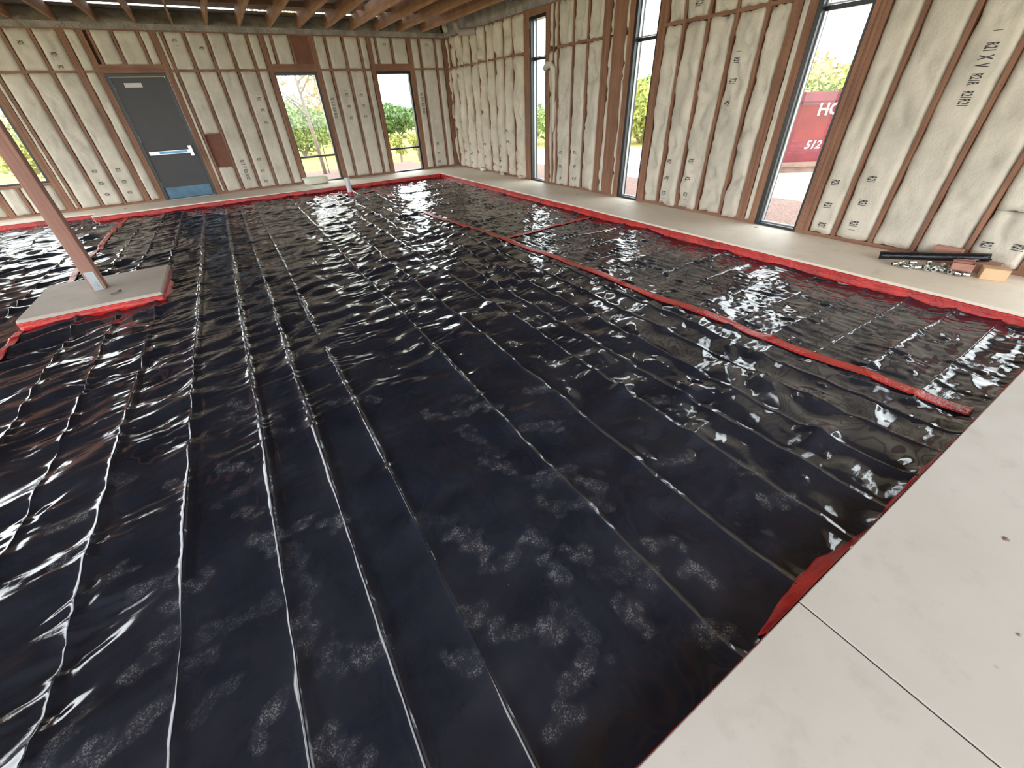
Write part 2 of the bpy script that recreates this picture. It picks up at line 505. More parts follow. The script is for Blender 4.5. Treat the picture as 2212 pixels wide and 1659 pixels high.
def build_batts(wall, frame, spans, mat_of, puff_of, rough_of, marks, dashes, longs, sgn, seed0):
    k = seed0
    for (a0, a1, z0, z1) in spans:
        if a1 - a0 < 0.03 or z1 - z0 < 0.06: continue
        k += 1
        ac = (a0 + a1) / 2
        b = Batt(a0 + 0.002, a1 - 0.002, z0, z1, puff_of(ac, z0) * min(1, (a1 - a0) / 0.2), rough_of(ac, z0), k * 1.37, frame)
        bo = fix_normals(obj('insulation_batt', b.V, b.F, mat_of(ac), wall, smooth=True, origin=frame(ac, 0, z0)))
        for (a, z) in marks:
            if a0 < a < a1 and z0 < z < z1: print_on(b, bo, frame, a, z, 'R21', 0.078, sgn)
        for (a, z) in dashes:
            if a0 < a < a1 and z0 < z < z1: print_on(b, bo, frame, a, z, 'I', 0.06, sgn)
        for (a, zt, zb) in longs:
            if a0 < a < a1 and z0 < zb and zt < z1 + 0.1:
                L = zt - zb
                for (f, t, s_) in ((0.04, 'R21', .078), (0.20, 'X', .09), (0.32, 'V', .09), (0.53, 'R21R', .074), (0.83, 'R21R21', .072)):
                    print_on(b, bo, frame, a, zt - f * L, t, s_, sgn)

# ---- far wall (plane y = 0, room at y < 0)
wall_far = tag(empty('wall_far', (-6, 0.07, 0)), kind='structure')
fF = lambda a, d, z: (a, -d, z)
D0, D1 = 0.0, 0.14
def f_member(name, x0, x1, z0, z1, mat, dep=(D0, D1)):
    return obj(name, *box(x0, x1, dep[0], dep[1], z0, z1), mat, wall_far, origin=((x0 + x1) / 2, 0.07, z0))
def sheath(x0, x1, opens, frame_boxes, zt=3.172):
    parts = []; xs = x0
    for (a, b, z0, z1) in sorted(opens):
        parts.append((xs, a, 0, zt))
        if z0 > 0: parts.append((a, b, 0, z0))
        parts.append((a, b, z1, zt)); xs = b
    parts.append((xs, x1, 0, zt))
    return join(*[frame_boxes(*p) for p in parts])
FAR_OPEN = [(-1.94, -1.05, 0, 2.225), (-4.23, -3.33, 0, 2.225), (-7.20, -6.21, 0, 2.235), (-10.45, -8.86, 0.55, 2.225)]
obj('sheathing', *sheath(-12.6, 0.14, FAR_OPEN, lambda a, b, z0, z1: box(a, b, 0.14, 0.165, z0 - (0.0 if z0 else 0.13), z1)), MAT['ply'], wall_far)
studs = [-0.30, -0.72, -2.22, -2.59, -2.98, -4.55, -4.92, -5.29, -5.66, -6.02, -7.92, -8.29, -8.66]
verts_far = [(x - 0.019, x + 0.019) for x in studs] + [(-1.05, -0.945), (-2.04, -1.94), (-3.33, -3.23), (-4.33, -4.23), (-6.21, -6.105), (-7.29, -7.20), (-7.565, -7.47), (-8.86, -8.74), (-10.57, -10.45), (-10.95, -10.91), (-0.09, 0.0)]
verts_far.sort()
for (a, b) in verts_far:
    if b - a > 0.06 and b < -0.05:
        c = (a + b) / 2
        f_member('stud', a, c - 0.001, 0.04, H, MAT['stud']); f_member('stud', c + 0.001, b, 0.04, H, MAT['stud'])
    else:
        f_member('stud', a, b, 0.04, H, MAT['stud'])
for (a, b, z0, z1) in FAR_OPEN:
    f_member('header', a, b, z1, 2.37, MAT['stud_h'])
f_member('sill_beam', -10.45, -8.86, 0.50, 0.548, MAT['stud_h'])
f_member('stud', -9.39, -9.352, 0.04, 0.50, MAT['stud']); f_member('stud', -9.74, -9.64, 0.04, 0.50, MAT['stud'])
cripples = [-1.82, -1.44, -4.09, -3.72, -6.79, -6.39, -7.13, -9.28, -9.68, -10.06]
for x in cripples: f_member('cripple_stud', x - 0.019, x + 0.019, 2.37, H, MAT['stud'])
# sill plate pieces between the openings that reach the floor
for (a, b) in ((-12.6, -7.20), (-6.21, -4.23), (-3.33, -1.94), (-1.05, 0.0)):
    f_member('sill_plate', a, b, 0.0, 0.04, MAT['stud_h'])
f_member('top_plate', -12.6, 0.0, H - 0.001, H + 0.02, MAT['stud_h'])
# bays
bays = []
L = [(-12.6, -12.55)] + verts_far
def in_open(x):
    for (a, b, z0, z1) in FAR_OPEN:
        if a < x < b: return (z0, z1)
for (p, q) in zip(L[:-1], L[1:]):
    a, b = p[1], q[0]
    if a < -10.9 or b - a < 0.02: continue
    op = in_open((a + b) / 2)
    if op is None:
        if b - a > 0.05: f_member('blocking', a, b, ZB0, ZB1, MAT['stud_h'])
        if abs(a + 6.0) < 0.03:
            bays += [(a, b, 0.045, 0.525), (a, b, 1.185, ZB0)]
            f_member('blocking', a, b, 1.165, 1.195, MAT['stud_h']); f_member('blocking', a, b, 0.50, 0.535, MAT['stud_h'])
            obj('plywood_patch', *box(a, b, 0.055, 0.075, 0.52, 1.18), MAT['ply'], wall_far)
        else:
            bays.append((a, b, 0.045, ZB0))
        bays.append((a, b, ZB1, H))
    else:
        xs = sorted([a, b] + [c for c in cripples if a < c < b])
        for i, (u, v) in enumerate(zip(xs[:-1], xs[1:])):
            u2 = u + (0.019 if i else 0); v2 = v - (0.019 if i < len(xs) - 2 else 0)
            if abs((u2 + v2) / 2 + 3.52) < 0.12 :
                obj('plywood_patch', *box(u2, v2, 0.02, 0.04, 2.37, H), MAT['ply'], wall_far); continue
            if abs((u2 + v2) / 2 + 7.17) < 0.05: continue
            bays.append((u2, v2, 2.37, H))
        if op[0] > 0:
            bays += [(a, -9.74, 0.045, 0.50), (-9.64, -9.39, 0.045, 0.50), (-9.352, b, 0.045, 0.50)]
build_batts(wall_far, fF, bays, lambda a: MAT['batt'], lambda a, z: 0.012, lambda a, z: 0.35 if a < -0.6 else 0.5, MARKS_F, DASH_F, LONG_F, 1, 100)

# ---- right wall (plane x = 0, room at x < 0)
wall_right = tag(empty('wall_right', (0.07, -6, 0)), kind='structure')
fR = lambda a, d, z: (-d, a, z)
def r_member(name, y0, y1, z0, z1, mat, dep=(D0, D1)):
    return obj(name, *box(dep[0], dep[1], y0, y1, z0, z1), mat, wall_right, origin=(0.07, (y0 + y1) / 2, z0))
R_OPEN = [(-4.38, -3.83, 0, 2.78), (-7.055, -6.58, 0, 2.78), (-9.715, -9.18, 0, 2.78), (-12.37, -11.84, 0, 2.78), (-15.02, -14.5, 0, 2.78)]
obj('sheathing', *sheath(-15.6, 0.14, R_OPEN, lambda a, b, z0, z1: box(0.14, 0.165, a, b, z0 - (0.0 if z0 else 0.13), z1)), MAT['ply'], wall_right)
rs = [-0.54, -0.93, -1.33, -1.71, -2.08, -2.46, -2.86, -3.22, -4.75, -5.18, -5.56, -7.49, -7.87, -8.25, -8.64, -10.14, -10.515, -10.90, -11.285, -12.9, -13.3, -13.7, -14.1]
vr = [(y - 0.019, y + 0.019) for y in rs] + [(-0.24, -0.15), (-0.045, -0.005), (-3.72, -3.635), (-3.83, -3.722), (-4.50, -4.38), (-4.64, -4.60), (-6.08, -5.92), (-6.43, -6.16), (-6.58, -6.475), (-7.185, -7.055), (-9.02, -8.91), (-9.18, -9.095), (-9.86, -9.715), (-11.84, -11.675), (-12.51, -12.37), (-14.5, -14.4), (-15.12, -15.02)]
vr.sort()
for (a, b) in vr:
    if 0.1 < b - a < 0.2:
        n = 3 if b - a > 0.125 else 2
        for i in range(n): r_member('stud', a + (b - a) * i / n + 0.001, a + (b - a) * (i + 1) / n - 0.001, 0.04, H, MAT['stud'])
    else:
        r_member('stud', a, b, 0.04, H, MAT['stud'])
for (a, b, z0, z1) in R_OPEN: r_member('header', a, b, z1, H, MAT['stud_hy'])
for (a, b) in ((-14.5, -12.37), (-11.84, -9.715), (-9.18, -7.055), (-6.58, -4.38), (-3.83, -0.0)):
    r_member('sill_plate', a, b, 0.0, 0.04, MAT['stud_hy'])
r_member('top_plate', -15.6, 0.0, H - 0.001, H + 0.02, MAT['stud_hy'])
bays = []
for (p, q) in zip(vr[:-1], vr[1:]):
    a, b = p[1], q[0]
    if b - a < 0.02 or any(u < (a + b) / 2 < v for u, v, _, _ in R_OPEN): continue
    if b - a > 0.1 and a > -9.1: r_member('blocking', a, b, ZB0, ZB1, MAT['stud_hy'])
    e = -0.008 if a > -3.8 else 0.0
    if a > -9.1:
        bays += [(a - e, b + e, 0.03, ZB0 - 0.005), (a - e, b + e, ZB1, H)]
    elif abs(a + 11.675) < 0.03:
        bays += [(a, b, 0.045, 0.50), (a, b, 0.51, H)]
    else:
        bays.append((a, b, 0.045, H))
def r_puff(a, z):
    return 0.10 if a > -3.7 else (0.026 if a > -7.3 else 0.016)
def r_rough(a, z):
    if a > -3.7: return 2.1
    if -5.95 < a < -5.5 or -7.5 < a < -7.2 or -8.92 < a < -8.6: return 1.5
    return 1.25 if a > -8.7 else 0.5
build_batts(wall_right, fR, bays, lambda a: MAT['batt_y'] if a > -3.7 else MAT['batt'], r_puff, r_rough, MARKS_R, DASH_R, LONG_R, -1, 400)

# ------------------------------------------------------------------ windows
def window(n, axis, a0, a1, z0, z1, bars, label_face, lit_face=False):
    """frame set in the outer part of the wall; axis 0: runs along x in the far wall, 1: along y in the right wall"""
    P = (lambda u0, u1, d0, d1, q0, q1: box(u0, u1, d0, d1, q0, q1)) if axis == 0 else (lambda u0, u1, d0, d1, q0, q1: box(d0, d1, u0, u1, q0, q1))
    base = ((a0 + a1) / 2, 0.1, z0) if axis == 0 else (0.1, (a0 + a1) / 2, z0)
    w = tag(empty('window_%d' % n, base), kind='structure')
    t = 0.05; tn = 0.024; d0, d1 = (0.004, 0.155) if lit_face else (0.045, 0.155)
    e = 0.004
    for (u0, u1, q0, q1) in ((a0 + e, a0 + tn, z0 + e, z1 - e), (a1 - t, a1 - e, z0 + e, z1 - e), (a0 + tn, a1 - t, z1 - t, z1 - e), (a0 + tn, a1 - t, z0 + e, z0 + 0.03)):
        obj('frame_member', *P(u0, u1, d0, d1, q0, q1), MAT['blackmetal'], w)
    cuts = [z0 + 0.03] + [b for b in bars] + [z1 - t]
    for b in bars:
        obj('mullion', *P(a0 + tn, a1 - t, 0.09, 0.13, b - 0.02, b + 0.02), MAT['blackmetal'], w)
    lo = z0 + 0.03
    for b in list(bars) + [None]:
        hi = (b - 0.022) if b is not None else z1 - t
        obj('pane', *P(a0 + tn, a1 - t, 0.108, 0.112, lo, hi), MAT['glass'], w)
        if lit_face:  # light grey strips stand in for black frame faces catching the light
            obj('lit_frame_face', *P(a1 - t - 0.014, a1 - t - 0.001, 0.066, 0.106, lo + 0.002, hi - 0.002), MAT['alu'], w)
            obj('lit_frame_face', *P(a0 + tn + 0.001, a1 - t - 0.014, 0.07, 0.106, lo + 0.001, lo + 0.014), MAT['alu'], w)
        lo = (b + 0.022) if b is not None else 0
    return w
window(1, 0, -1.94, -1.05, 0.0, 2.225, [0.56], '')
window(2, 0, -4.23, -3.33, 0.0, 2.225, [0.56], '')
window(3, 0, -10.45, -8.86, 0.55, 2.225, [], '')
window(4, 1, -4.38, -3.83, 0.0, 2.78, [2.155], '', True)
window(5, 1, -7.055, -6.58, 0.0, 2.78, [2.165], '', True)
window(6, 1, -9.715, -9.18, 0.0, 2.78, [2.15], '', True)
window(7, 1, -12.37, -11.84, 0.0, 2.78, [2.15], '', True)
window(8, 1, -15.02, -14.5, 0.0, 2.78, [2.15], '', True)

# ------------------------------------------------------------------ door
door = tag(empty('door_1', (-6.70, 0.05, 0)), kind='structure')
dx0, dx1, dz = -7.195, -6.215, 2.23
obj('door_frame', *join(box(dx0, dx0 + 0.05, 0.0, 0.13, 0, dz), box(dx1 - 0.05, dx1, 0.0, 0.13, 0, dz), box(dx0 + 0.05, dx1 - 0.05, 0.0, 0.13, dz - 0.05, dz)), MAT['doorframe'], door)
leaf_o = fix_normals(obj('door_leaf', *bbox_bev(dx0 + 0.053, dx1 - 0.053, 0.03, 0.075, 0.008, dz - 0.055, 0.003), MAT['door'], door))
obj('threshold', *box(dx0 + 0.05, dx1 - 0.05, 0.0, 0.13, 0.0, 0.006), MAT['alu'], door)
bar = obj('panic_bar', *join(box(-7.09, -6.34, -0.045, -0.01, 0.862, 0.925)), MAT['steel'], door)
obj('bar_film', *box(-6.92, -6.42, -0.049, -0.046, 0.872, 0.915), MAT['bluefilm'], bar)
obj('latch_case', *bbox_bev(-6.385, -6.315, -0.06, 0.029, 0.80, 1.0, 0.006), MAT['steel'], bar)
obj('end_bracket', *bbox_bev(-7.10, -7.05, -0.04, 0.029, 0.865, 0.922, 0.004), MAT['steel'], bar)
obj('kick_plate', *box(-7.12, -6.29, 0.026, 0.029, 0.02, 0.235), MAT['kick'], door)
obj('sticker', *box(-6.97, -6.69, 0.0275, 0.029, 2.015, 2.085), MAT['white'], door)
for z in (0.25, 1.1, 1.95):
    obj('hinge', *tube([(dx0 + 0.052, 0.024, z), (dx0 + 0.052, 0.024, z + 0.11)], 0.008, 8), MAT['steel'], door)
obj('door_closer_arm', *box(-6.66, -6.52, 0.0, 0.028, 2.125, 2.14), MAT['doorframe'], door)

# ------------------------------------------------------------------ ceiling
ceiling = tag(empty('ceiling', (-6, -8, 3.2)), kind='structure')
ZJ = 2.97; ZD = 3.205
def deck(x0, x1, y0, y1, z=ZD):
    obj('roof_deck', *box(x0, x1, y0, y1, z, z + 0.01), MAT['foamdark'], ceiling)
deck(-12.8, 0.2, -0.33, 0.16, 3.172)
deck(-12.8, -2.55, -15.8, -0.33); deck(-2.55, 0.2, -0.79, -0.33); deck(-2.55, 0.2, -15.8, -0.79, 3.24)
jx = [-0.62 - 0.5725 * k for k in range(21)]
jm = None
for x in jx:
    V, F = box(-0.019, 0.019, -7.9, 7.9, 0, ZD - ZJ)
    if jm is None: jm = mesh('joist', V, F, MAT['joist'])
    o = bpy.data.objects.new('joist', jm); COL.objects.link(o); o.parent = ceiling
    o.location = Vector((x, -7.78, ZJ)) - Vector((-6, -8, 3.2))
for (ya, gap) in ((-1.3, 0.0), (-2.8, 0.0), (-4.6, 0.0)):
    for a, b in zip(jx[:-1], jx[1:]):
        if b < -9: continue
        obj('bridging_block', *box(b + 0.02, a - 0.02, ya - 0.019, ya + 0.019, ZJ + 0.16, ZD), MAT['stud_h'], ceiling)
tr1 = obj('trim_1', *box(-12.6, 0.0, -0.035, 0.14, 2.88, 2.972), MAT['foamgrey']); tag(tr1, kind='structure')
tr2 = obj('trim_2', *box(-0.035, 0.14, -15.6, -0.036, 2.88, 3.2), MAT['foamgrey']); tag(tr2, kind='structure')
# rough sprayed foam packing the joist ends above the far beam
V, F = [], []
nx = 260
for i in range(nx + 1):
    x = -10.5 + 10.4 * i / nx
    for j in range(6):
        q = j / 5
        d = 0.02 + 0.05 * mn.noise(Vector((x * 3, q * 2, 2))) + 0.03 * mn.noise(Vector((x * 11, q * 6, 5)))
        V.append((x, 0.06 - d - 0.09 * (1 - q), 2.972 + 0.198 * q))
for i in range(nx):
    for j in range(5):
        F.append((i * 6 + j, (i + 1) * 6 + j, (i + 1) * 6 + j + 1, i * 6 + j + 1))
fo = fix_normals(obj('sprayed_foam', V, F, MAT['foamdark'], ceiling, smooth=True))
fo['kind'] = 'stuff'

# duct elbow and hanging scrap in the corner
p = []
for k in range(5): p.append((-0.30, -1.30 + 0.0 * k, 3.19 - 0.05 * k))
for k in range(1, 9):
    an = math.pi / 2 * k / 8
    p.append((-0.30 + 0.05 * math.sin(an), -1.30 - 0.20 * (1 - math.cos(an)), 2.99 - 0.17 * math.sin(an)))
p += [(-0.20, -1.62, 2.815), (-0.06, -1.78, 2.815)]
tag(fix_normals(obj('vent_duct', *tube(p, 0.065, 16, caps=False), MAT['duct'], origin=(-0.3, -1.3, 2.82), smooth=True)), 'clear plastic duct elbow hanging under the joists in the corner', 'duct')
V, F = [], []
for i in range(6):
    for j in range(9):
        z = 3.203 - 0.27 * j / 8
        V.append((-0.33 + 0.12 * i / 5 + 0.01 * math.sin(j), -0.62 + 0.02 * mn.noise(Vector((i, j * .7, 3))), z - 0.03 * (1 - abs(2 * i / 5 - 1)) * (j == 8)))
n = len(V); V += [(x, y - 0.012, z) for x, y, z in V]
for i in range(5):
    for j in range(8):
        a = i * 9 + j; F += [(a, a + 9, a + 10, a + 1), (n + a, n + a + 1, n + a + 10, n + a + 9)]
rim = [i * 9 for i in range(6)] + [45 + j for j in range(1, 9)] + [i * 9 + 8 for i in range(4, -1, -1)] + [j for j in range(7, 0, -1)]
for k in range(len(rim)): F.append((rim[k], rim[(k + 1) % len(rim)], n + rim[(k + 1) % len(rim)], n + rim[k]))
tag(fix_normals(obj('insulation_scrap', V, F, MAT['batt'], origin=(-0.27, -0.62, 2.93))), 'white scrap of insulation hanging from the last ceiling joist', 'insulation')
for k, (z, lb) in enumerate(((2.665, 'upper pale blue tape scrap on the narrow window jamb nearest the corner'), (2.29, 'lower pale blue tape scrap on the narrow window jamb nearest the corner'))):
    tag(obj('tape_scrap', *box(-0.003, 0.04, -3.836, -3.829, z - 0.05, z + 0.05), MAT['bluetape'], origin=(0, -3.833, z - 0.05)), lb, 'tape', 'blue tape scraps on the jamb')

# ------------------------------------------------------------------ plastic sheets
GX0, GY0, GS = -12.8, -12.4, 0.0125
GNX, GNY = 960, 960
_kx = np.fft.fftfreq(GNX, GS)[:, None]; _ky = np.fft.rfftfreq(GNY, GS)[None, :]
def field(lx, ly, ang=0.0, seed=0, bw=0.55):
    """band-limited noise, wavelengths lx, ly (m) along axes turned by ang"""
    r = np.random.default_rng(seed)
    w = np.fft.rfft2(r.standard_normal((GNX, GNY)))
    c, s = math.cos(ang), math.sin(ang)
    u = (_kx * c + _ky * s) * lx; v = (-_kx * s + _ky * c) * ly
    k = np.sqrt(u * u + v * v)
    w *= np.exp(-((k - 1.0) ** 2) / (2 * bw * bw)) * (k > 0.05)
    f = np.fft.irfft2(w, s=(GNX, GNY))
    return f / f.std()
def ridged(f, p=1.0):
    return 1.0 - np.abs(np.tanh(f * 0.9)) ** p * 2
gx = GX0 + GS * np.arange(GNX)[:, None]; gy = GY0 + GS * np.arange(GNY)[None, :]
f_big = field(1.3, 1.3, 0, 1); f_mid = field(0.42, 0.30, 0.4, 2)
f_rip = field(0.42, 0.075, 0.10, 3); f_rip2 = field(0.30, 0.05, -0.16, 4)
f_dia = field(0.9, 0.10, 0.50, 5); f_dia2 = field(1.2, 0.34, 0.5, 15); f_crm = field(0.12, 0.10, 0, 6); f_crm2 = field(0.055, 0.055, 0, 7)
f_fold = field(0.55, 0.28, 0.35, 8); f_msk = field(1.1, 0.8, 0.3, 9); f_msk2 = field(0.6, 0.5, 0.0, 10)
f_puck = np.clip(field(0.17, 0.12, 0.5, 21) - 1.0, 0, 1.6); f_puck2 = np.clip(field(0.10, 0.16, 0.2, 22) - 1.2, 0, 1.6)
f_yrip = field(0.085, 0.40, 0.12, 12)
calm = ss(-6.75, -6.0, gx) * ss(-3.9, -5.0, gx) * ss(-9.5, -11.0, gy)         # quiet flat area near the camera
left = ss(-6.2, -6.9, gx)
right = ss(-2.9, -2.6, gx)
rough = np.clip(1.0 - 0.9 * calm, 0.06, 1) * (0.55 + 0.45 * np.clip(f_msk * 0.6 + 0.5, 0, 1))
f_lump = field(0.36, 0.26, 0.5, 41, 0.4); f_m3 = field(0.5, 0.35, 0.6, 42)
patch = np.clip(f_msk2 * 0.8 + 0.05, 0, 1) ** 1.3          # where the film is finely crumpled
patch3 = np.clip(f_m3 * 0.8 + 0.15, 0, 1)
mid = ss(-5.6, -4.7, gx)                                     # broad smooth folds towards the window side
far_ = ss(-10.2, -8.2, gy)
hgt = 0.0060 * f_big + 0.0030 * f_mid * (0.4 + 0.6 * rough)
hgt += (1 - right) * mid * (1 - 0.35 * calm) * 0.0088 * f_lump * (0.4 + 0.6 * patch3)
hgt += (1 - right) * (1 - mid) * far_ * 0.0046 * f_lump
fine = rough * (1 - right) * (1 - 0.42 * mid * (1 - 0.55 * far_))
hgt += fine * (0.0027 * f_rip * (0.22 + 0.78 * patch) + 0.0012 * f_rip2 * patch + 0.0016 * ridged(f_fold, 0.8))
hgt += rough * left * (0.0031 * f_dia * (0.35 + 0.65 * patch3) + 0.0115 * f_dia2)
hgt += rough * (0.0013 * f_crm + 0.0005 * f_crm2) * patch
hgt += right * (0.0016 * f_yrip + (0.0030 * f_yrip + 0.0018 * f_crm + 0.0005 * f_crm2) * patch3 + 0.0020 * ridged(f_fold, 0.7))
hgt += calm * 0.0030 * f_fold
hgt += (1 - 0.75 * calm) * (0.0075 * f_puck * np.clip(f_m3 + 0.2, 0, 1)) * (0.4 + 0.6 * mid)
crk = np.clip(rough * (0.10 + 0.9 * patch) * (1 - 0.4 * mid) + 0.35 * right * patch3, 0.04, 1)

def sample(G, x, y):
    u = np.clip((x - GX0) / GS, 0, GNX - 1.001); v = np.clip((y - GY0) / GS, 0, GNY - 1.001)
    i = u.astype(int); j = v.astype(int); a = u - i; b = v - j
    return G[i, j] * (1 - a) * (1 - b) + G[i + 1, j] * a * (1 - b) + G[i, j + 1] * (1 - a) * b + G[i + 1, j + 1] * a * b

CREASE = [(-9.62, 1), (-9.25, .8), (-8.9, 1), (-8.55, .9), (-8.22, .8), (-7.53, 1.0), (-7.21, 1.0), (-6.89, 1.15), (-6.515, 1.5), (-6.145, 1.7), (-5.865, 1.6), (-5.59, 1.4), (-5.24, .18), (-4.865, 1.25), (-4.455, 1.2), (-4.05, 1.2), (-3.765, 1.1), (-3.48, 1.2), (-3.16, 1.0), (-2.9, .8)]
CROSS = [(-11.89, 1.2), (-11.59, 1.2), (-11.29, 1), (-10.97, 1), (-10.67, .9), (-10.28, .9), (-9.9, .8), (-9.5, .8), (-9.05, .8), (-8.7, .7), (-8.25, .8), (-7.8, .8), (-6.1, .9), (-5.2, .9), (-4.4, .7), (-3.5, .7), (-2.6, .7)]
_tr = np.random.default_rng(5)
_t = np.linspace(-13, 1, 1400)
def walk(scale, seed):
    r = np.random.default_rng(seed); n = int(14 / scale) + 4
    return np.interp(_t, np.linspace(-13.2, 1.2, n), r.standard_normal(n))
def line(tab, q): return np.interp(q, _t, tab)
WIG = {c: 0.006 * walk(1.3, 31 + k) + 0.0009 * walk(0.12, 61 + k) for k, (c, a) in enumerate(CREASE + CROSS)}
AMP = {c: np.clip(0.95 + 0.35 * walk(0.6, 91 + k) + 0.14 * walk(0.09, 131 + k), 0.1, 1.9) for k, (c, a) in enumerate(CREASE + CROSS)}
PILX0, PILX1, PILY0, PILY1 = -7.945, -6.81, -6.905, -5.785

def surface(x, y, along_y=True):
    """sheet height above the pit floor, plus warped x, y"""
    h = sample(hgt, x, y)
    xs, ys = x.copy(), y.copy()
    rl = ss(-2.78, -2.70, x)
    for (c, a) in CREASE:
        d = x - c
        near = np.exp(-np.abs(d) / 0.06)
        am = line(AMP[c], y) * a * (0.75 + 0.25 * ss(-11.8, -9.5, y)) * (1 - rl)
        h += 0.0085 * am * np.exp(-np.abs(d) / 0.0075) + 0.0045 * am * np.exp(-(d / 0.04) ** 2)
        h -= 0.004 * am * np.exp(-((d - 0.035) / 0.022) ** 2)
        xs += line(WIG[c], y) * near * (1 - rl)
    for (c, a) in CROSS:
        d = y - c
        near = np.exp(-np.abs(d) / 0.06)
        am = line(AMP[c], x * 2.0 + 5) * a * rl
        h += 0.0080 * am * np.exp(-np.abs(d) / 0.010) + 0.0050 * am * np.exp(-(d / 0.05) ** 2)
        ys += line(WIG[c], x * 3 + 5) * near * rl * 1.2
    # each strip between two fold lines lies at its own slight tilt
    def panels(cs, q, along, seed, amp):
        out = np.zeros_like(q)
        tabs = [amp * walk(1.6, seed + k) for k in range(len(cs))]
        for k in range(len(cs) - 1):
            a, b = cs[k], cs[k + 1]
            t = (q - a) / (b - a); m = (t >= 0) & (t < 1)
            out += np.where(m, line(tabs[k], along) * (1 - t) + line(tabs[k + 1], along) * t, 0)
        return out
    h += panels(sorted(c for c, a in CREASE), x, y, 300, 0.0045) * (1 - rl)
    h += panels(sorted(c for c, a in CROSS), y, x * 1.5 + 3, 400, 0.0085) * rl
    # rise against the pit sides and the pedestal
    jag = 0.012 * (0.7 + 0.4 * np.abs(sample(f_msk2, x, y)))
    ed = np.minimum.reduce([PX1 - x, PY1 - y, y - PY0])
    h += jag * np.exp(-np.clip(ed, 0, 9) / 0.07)
    h += 0.022 * np.exp(-np.clip(y - PY0, 0, 9) / 0.05)
    dx = np.maximum.reduce([PILX0 - x, x - PILX1, np.zeros_like(x)]); dy = np.maximum.reduce([PILY0 - y, y - PILY1, np.zeros_like(y)])
    dp = np.hypot(dx, dy)
    h += 0.022 * np.exp(-dp / 0.09) * (dp > 0)
    return xs, ys, np.maximum(h, -0.045 + 0.3 * np.minimum(h + 0.045, 0)) - 0.108

PRINTS = [(-6.849, -11.197, -6.764, -11.104), (-6.756, -11.273, -6.694, -11.249), (-6.642, -11.257, -6.553, -11.212), (-6.448, -11.308, -6.358, -11.274), (-6.448, -11.04, -6.209, -11.05), (-6.641, -11.049, -6.553, -10.949), (-6.499, -11.152, -6.437, -11.123), (-6.676, -10.68, -6.549, -10.695), (-6.551, -10.834, -6.441, -10.767), (-6.83, -10.541, -6.734, -10.518), (-6.275, -11.477, -6.208, -11.416), (-6.116, -10.821, -6.056, -11.096), (-6.109, -11.15, -6.101, -11.302), (-6.975, -10.335, -6.92, -10.277), (-6.234, -10.681, -6.183, -10.776), (-5.459, -11.181, -5.386, -11.334), (-5.504, -11.635, -5.324, -11.753), (-5.248, -11.691, -5.225, -11.84), (-5.957, -11.425, -5.879, -11.465), (-6.055, -11.332, -6.03, -11.456), (-6.104, -11.628, -6.023, -11.727), (-5.059, -11.661, -4.967, -11.743), (-4.903, -11.686, -4.911, -11.816), (-5.408, -11.398, -5.294, -11.426), (-5.187, -11.38, -5.161, -11.433), (-5.07, -11.544, -5.031, -11.594), (-5.062, -11.837, -5.031, -11.909), (-5.391, -11.921, -5.255, -11.888), (-5.5, -11.976, -5.428, -11.967), (-5.668, -11.63, -5.626, -11.683), (-5.566, -11.52, -5.533, -11.566), (-5.188, -11.514, -5.175, -11.598), (-5.564, -11.017, -5.455, -11.108), (-5.104, -10.559, -5.074, -10.702), (-5.076, -10.76, -5.022, -10.85), (-5.112, -10.857, -5.033, -10.989), (-5.232, -10.3, -5.123, -10.409), (-5.074, -10.394, -5.006, -10.441), (-4.932, -10.401, -4.824, -10.477), (-5.007, -10.233, -4.903, -10.307), (-4.747, -10.589, -4.68, -10.636), (-4.564, -10.465, -4.46, -10.538), (-5.583, -9.864, -5.464, -9.972), (-5.705, -9.857, -5.604, -9.874), (-4.976, -11.113, -4.915, -11.154), (-4.798, -11.259, -4.738, -11.344), (-5.02, -11.262, -4.971, -11.337), (-4.898, -11.364, -4.77, -11.45), (-4.778, -10.75, -4.725, -10.823), (-4.685, -10.8, -4.616, -10.883), (-4.879, -11.133, -4.786, -11.185), (-5.464, -11.158, -5.406, -11.234), (-5.948, -10.777, -5.89, -10.825), (-6.302, -9.363, -6.221, -9.494), (-6.325, -9.534, -6.211, -9.648), (-6.111, -9.684, -6.038, -9.792), (-6.068, -9.92, -6.0, -9.967), (-6.352, -10.062, -6.232, -10.144), (-6.363, -10.344, -6.163, -10.281), (-6.283, -10.452, -6.223, -10.532), (-6.484, -9.697, -6.423, -9.739), (-6.104, -10.73, -6.01, -10.717), (-6.35, -9.092, -6.223, -9.182), (-6.877, -9.818, -6.779, -9.872), (-6.598, -10.035, -6.543, -10.084), (-7.074, -10.071, -6.957, -10.061), (-5.031, -11.819, -5.049, -11.922), (-4.747, -11.705, -4.684, -11.746), (-4.731, -11.862, -4.7, -11.919), (-4.924, -11.734, -4.86, -11.786), (-4.916, -12.031, -4.821, -12.071), (-4.059, -11.643, -3.986, -11.708), (-4.146, -11.846, -4.03, -11.924), (-4.342, -11.39, -4.224, -11.458), (-3.977, -10.992, -3.899, -11.047)]
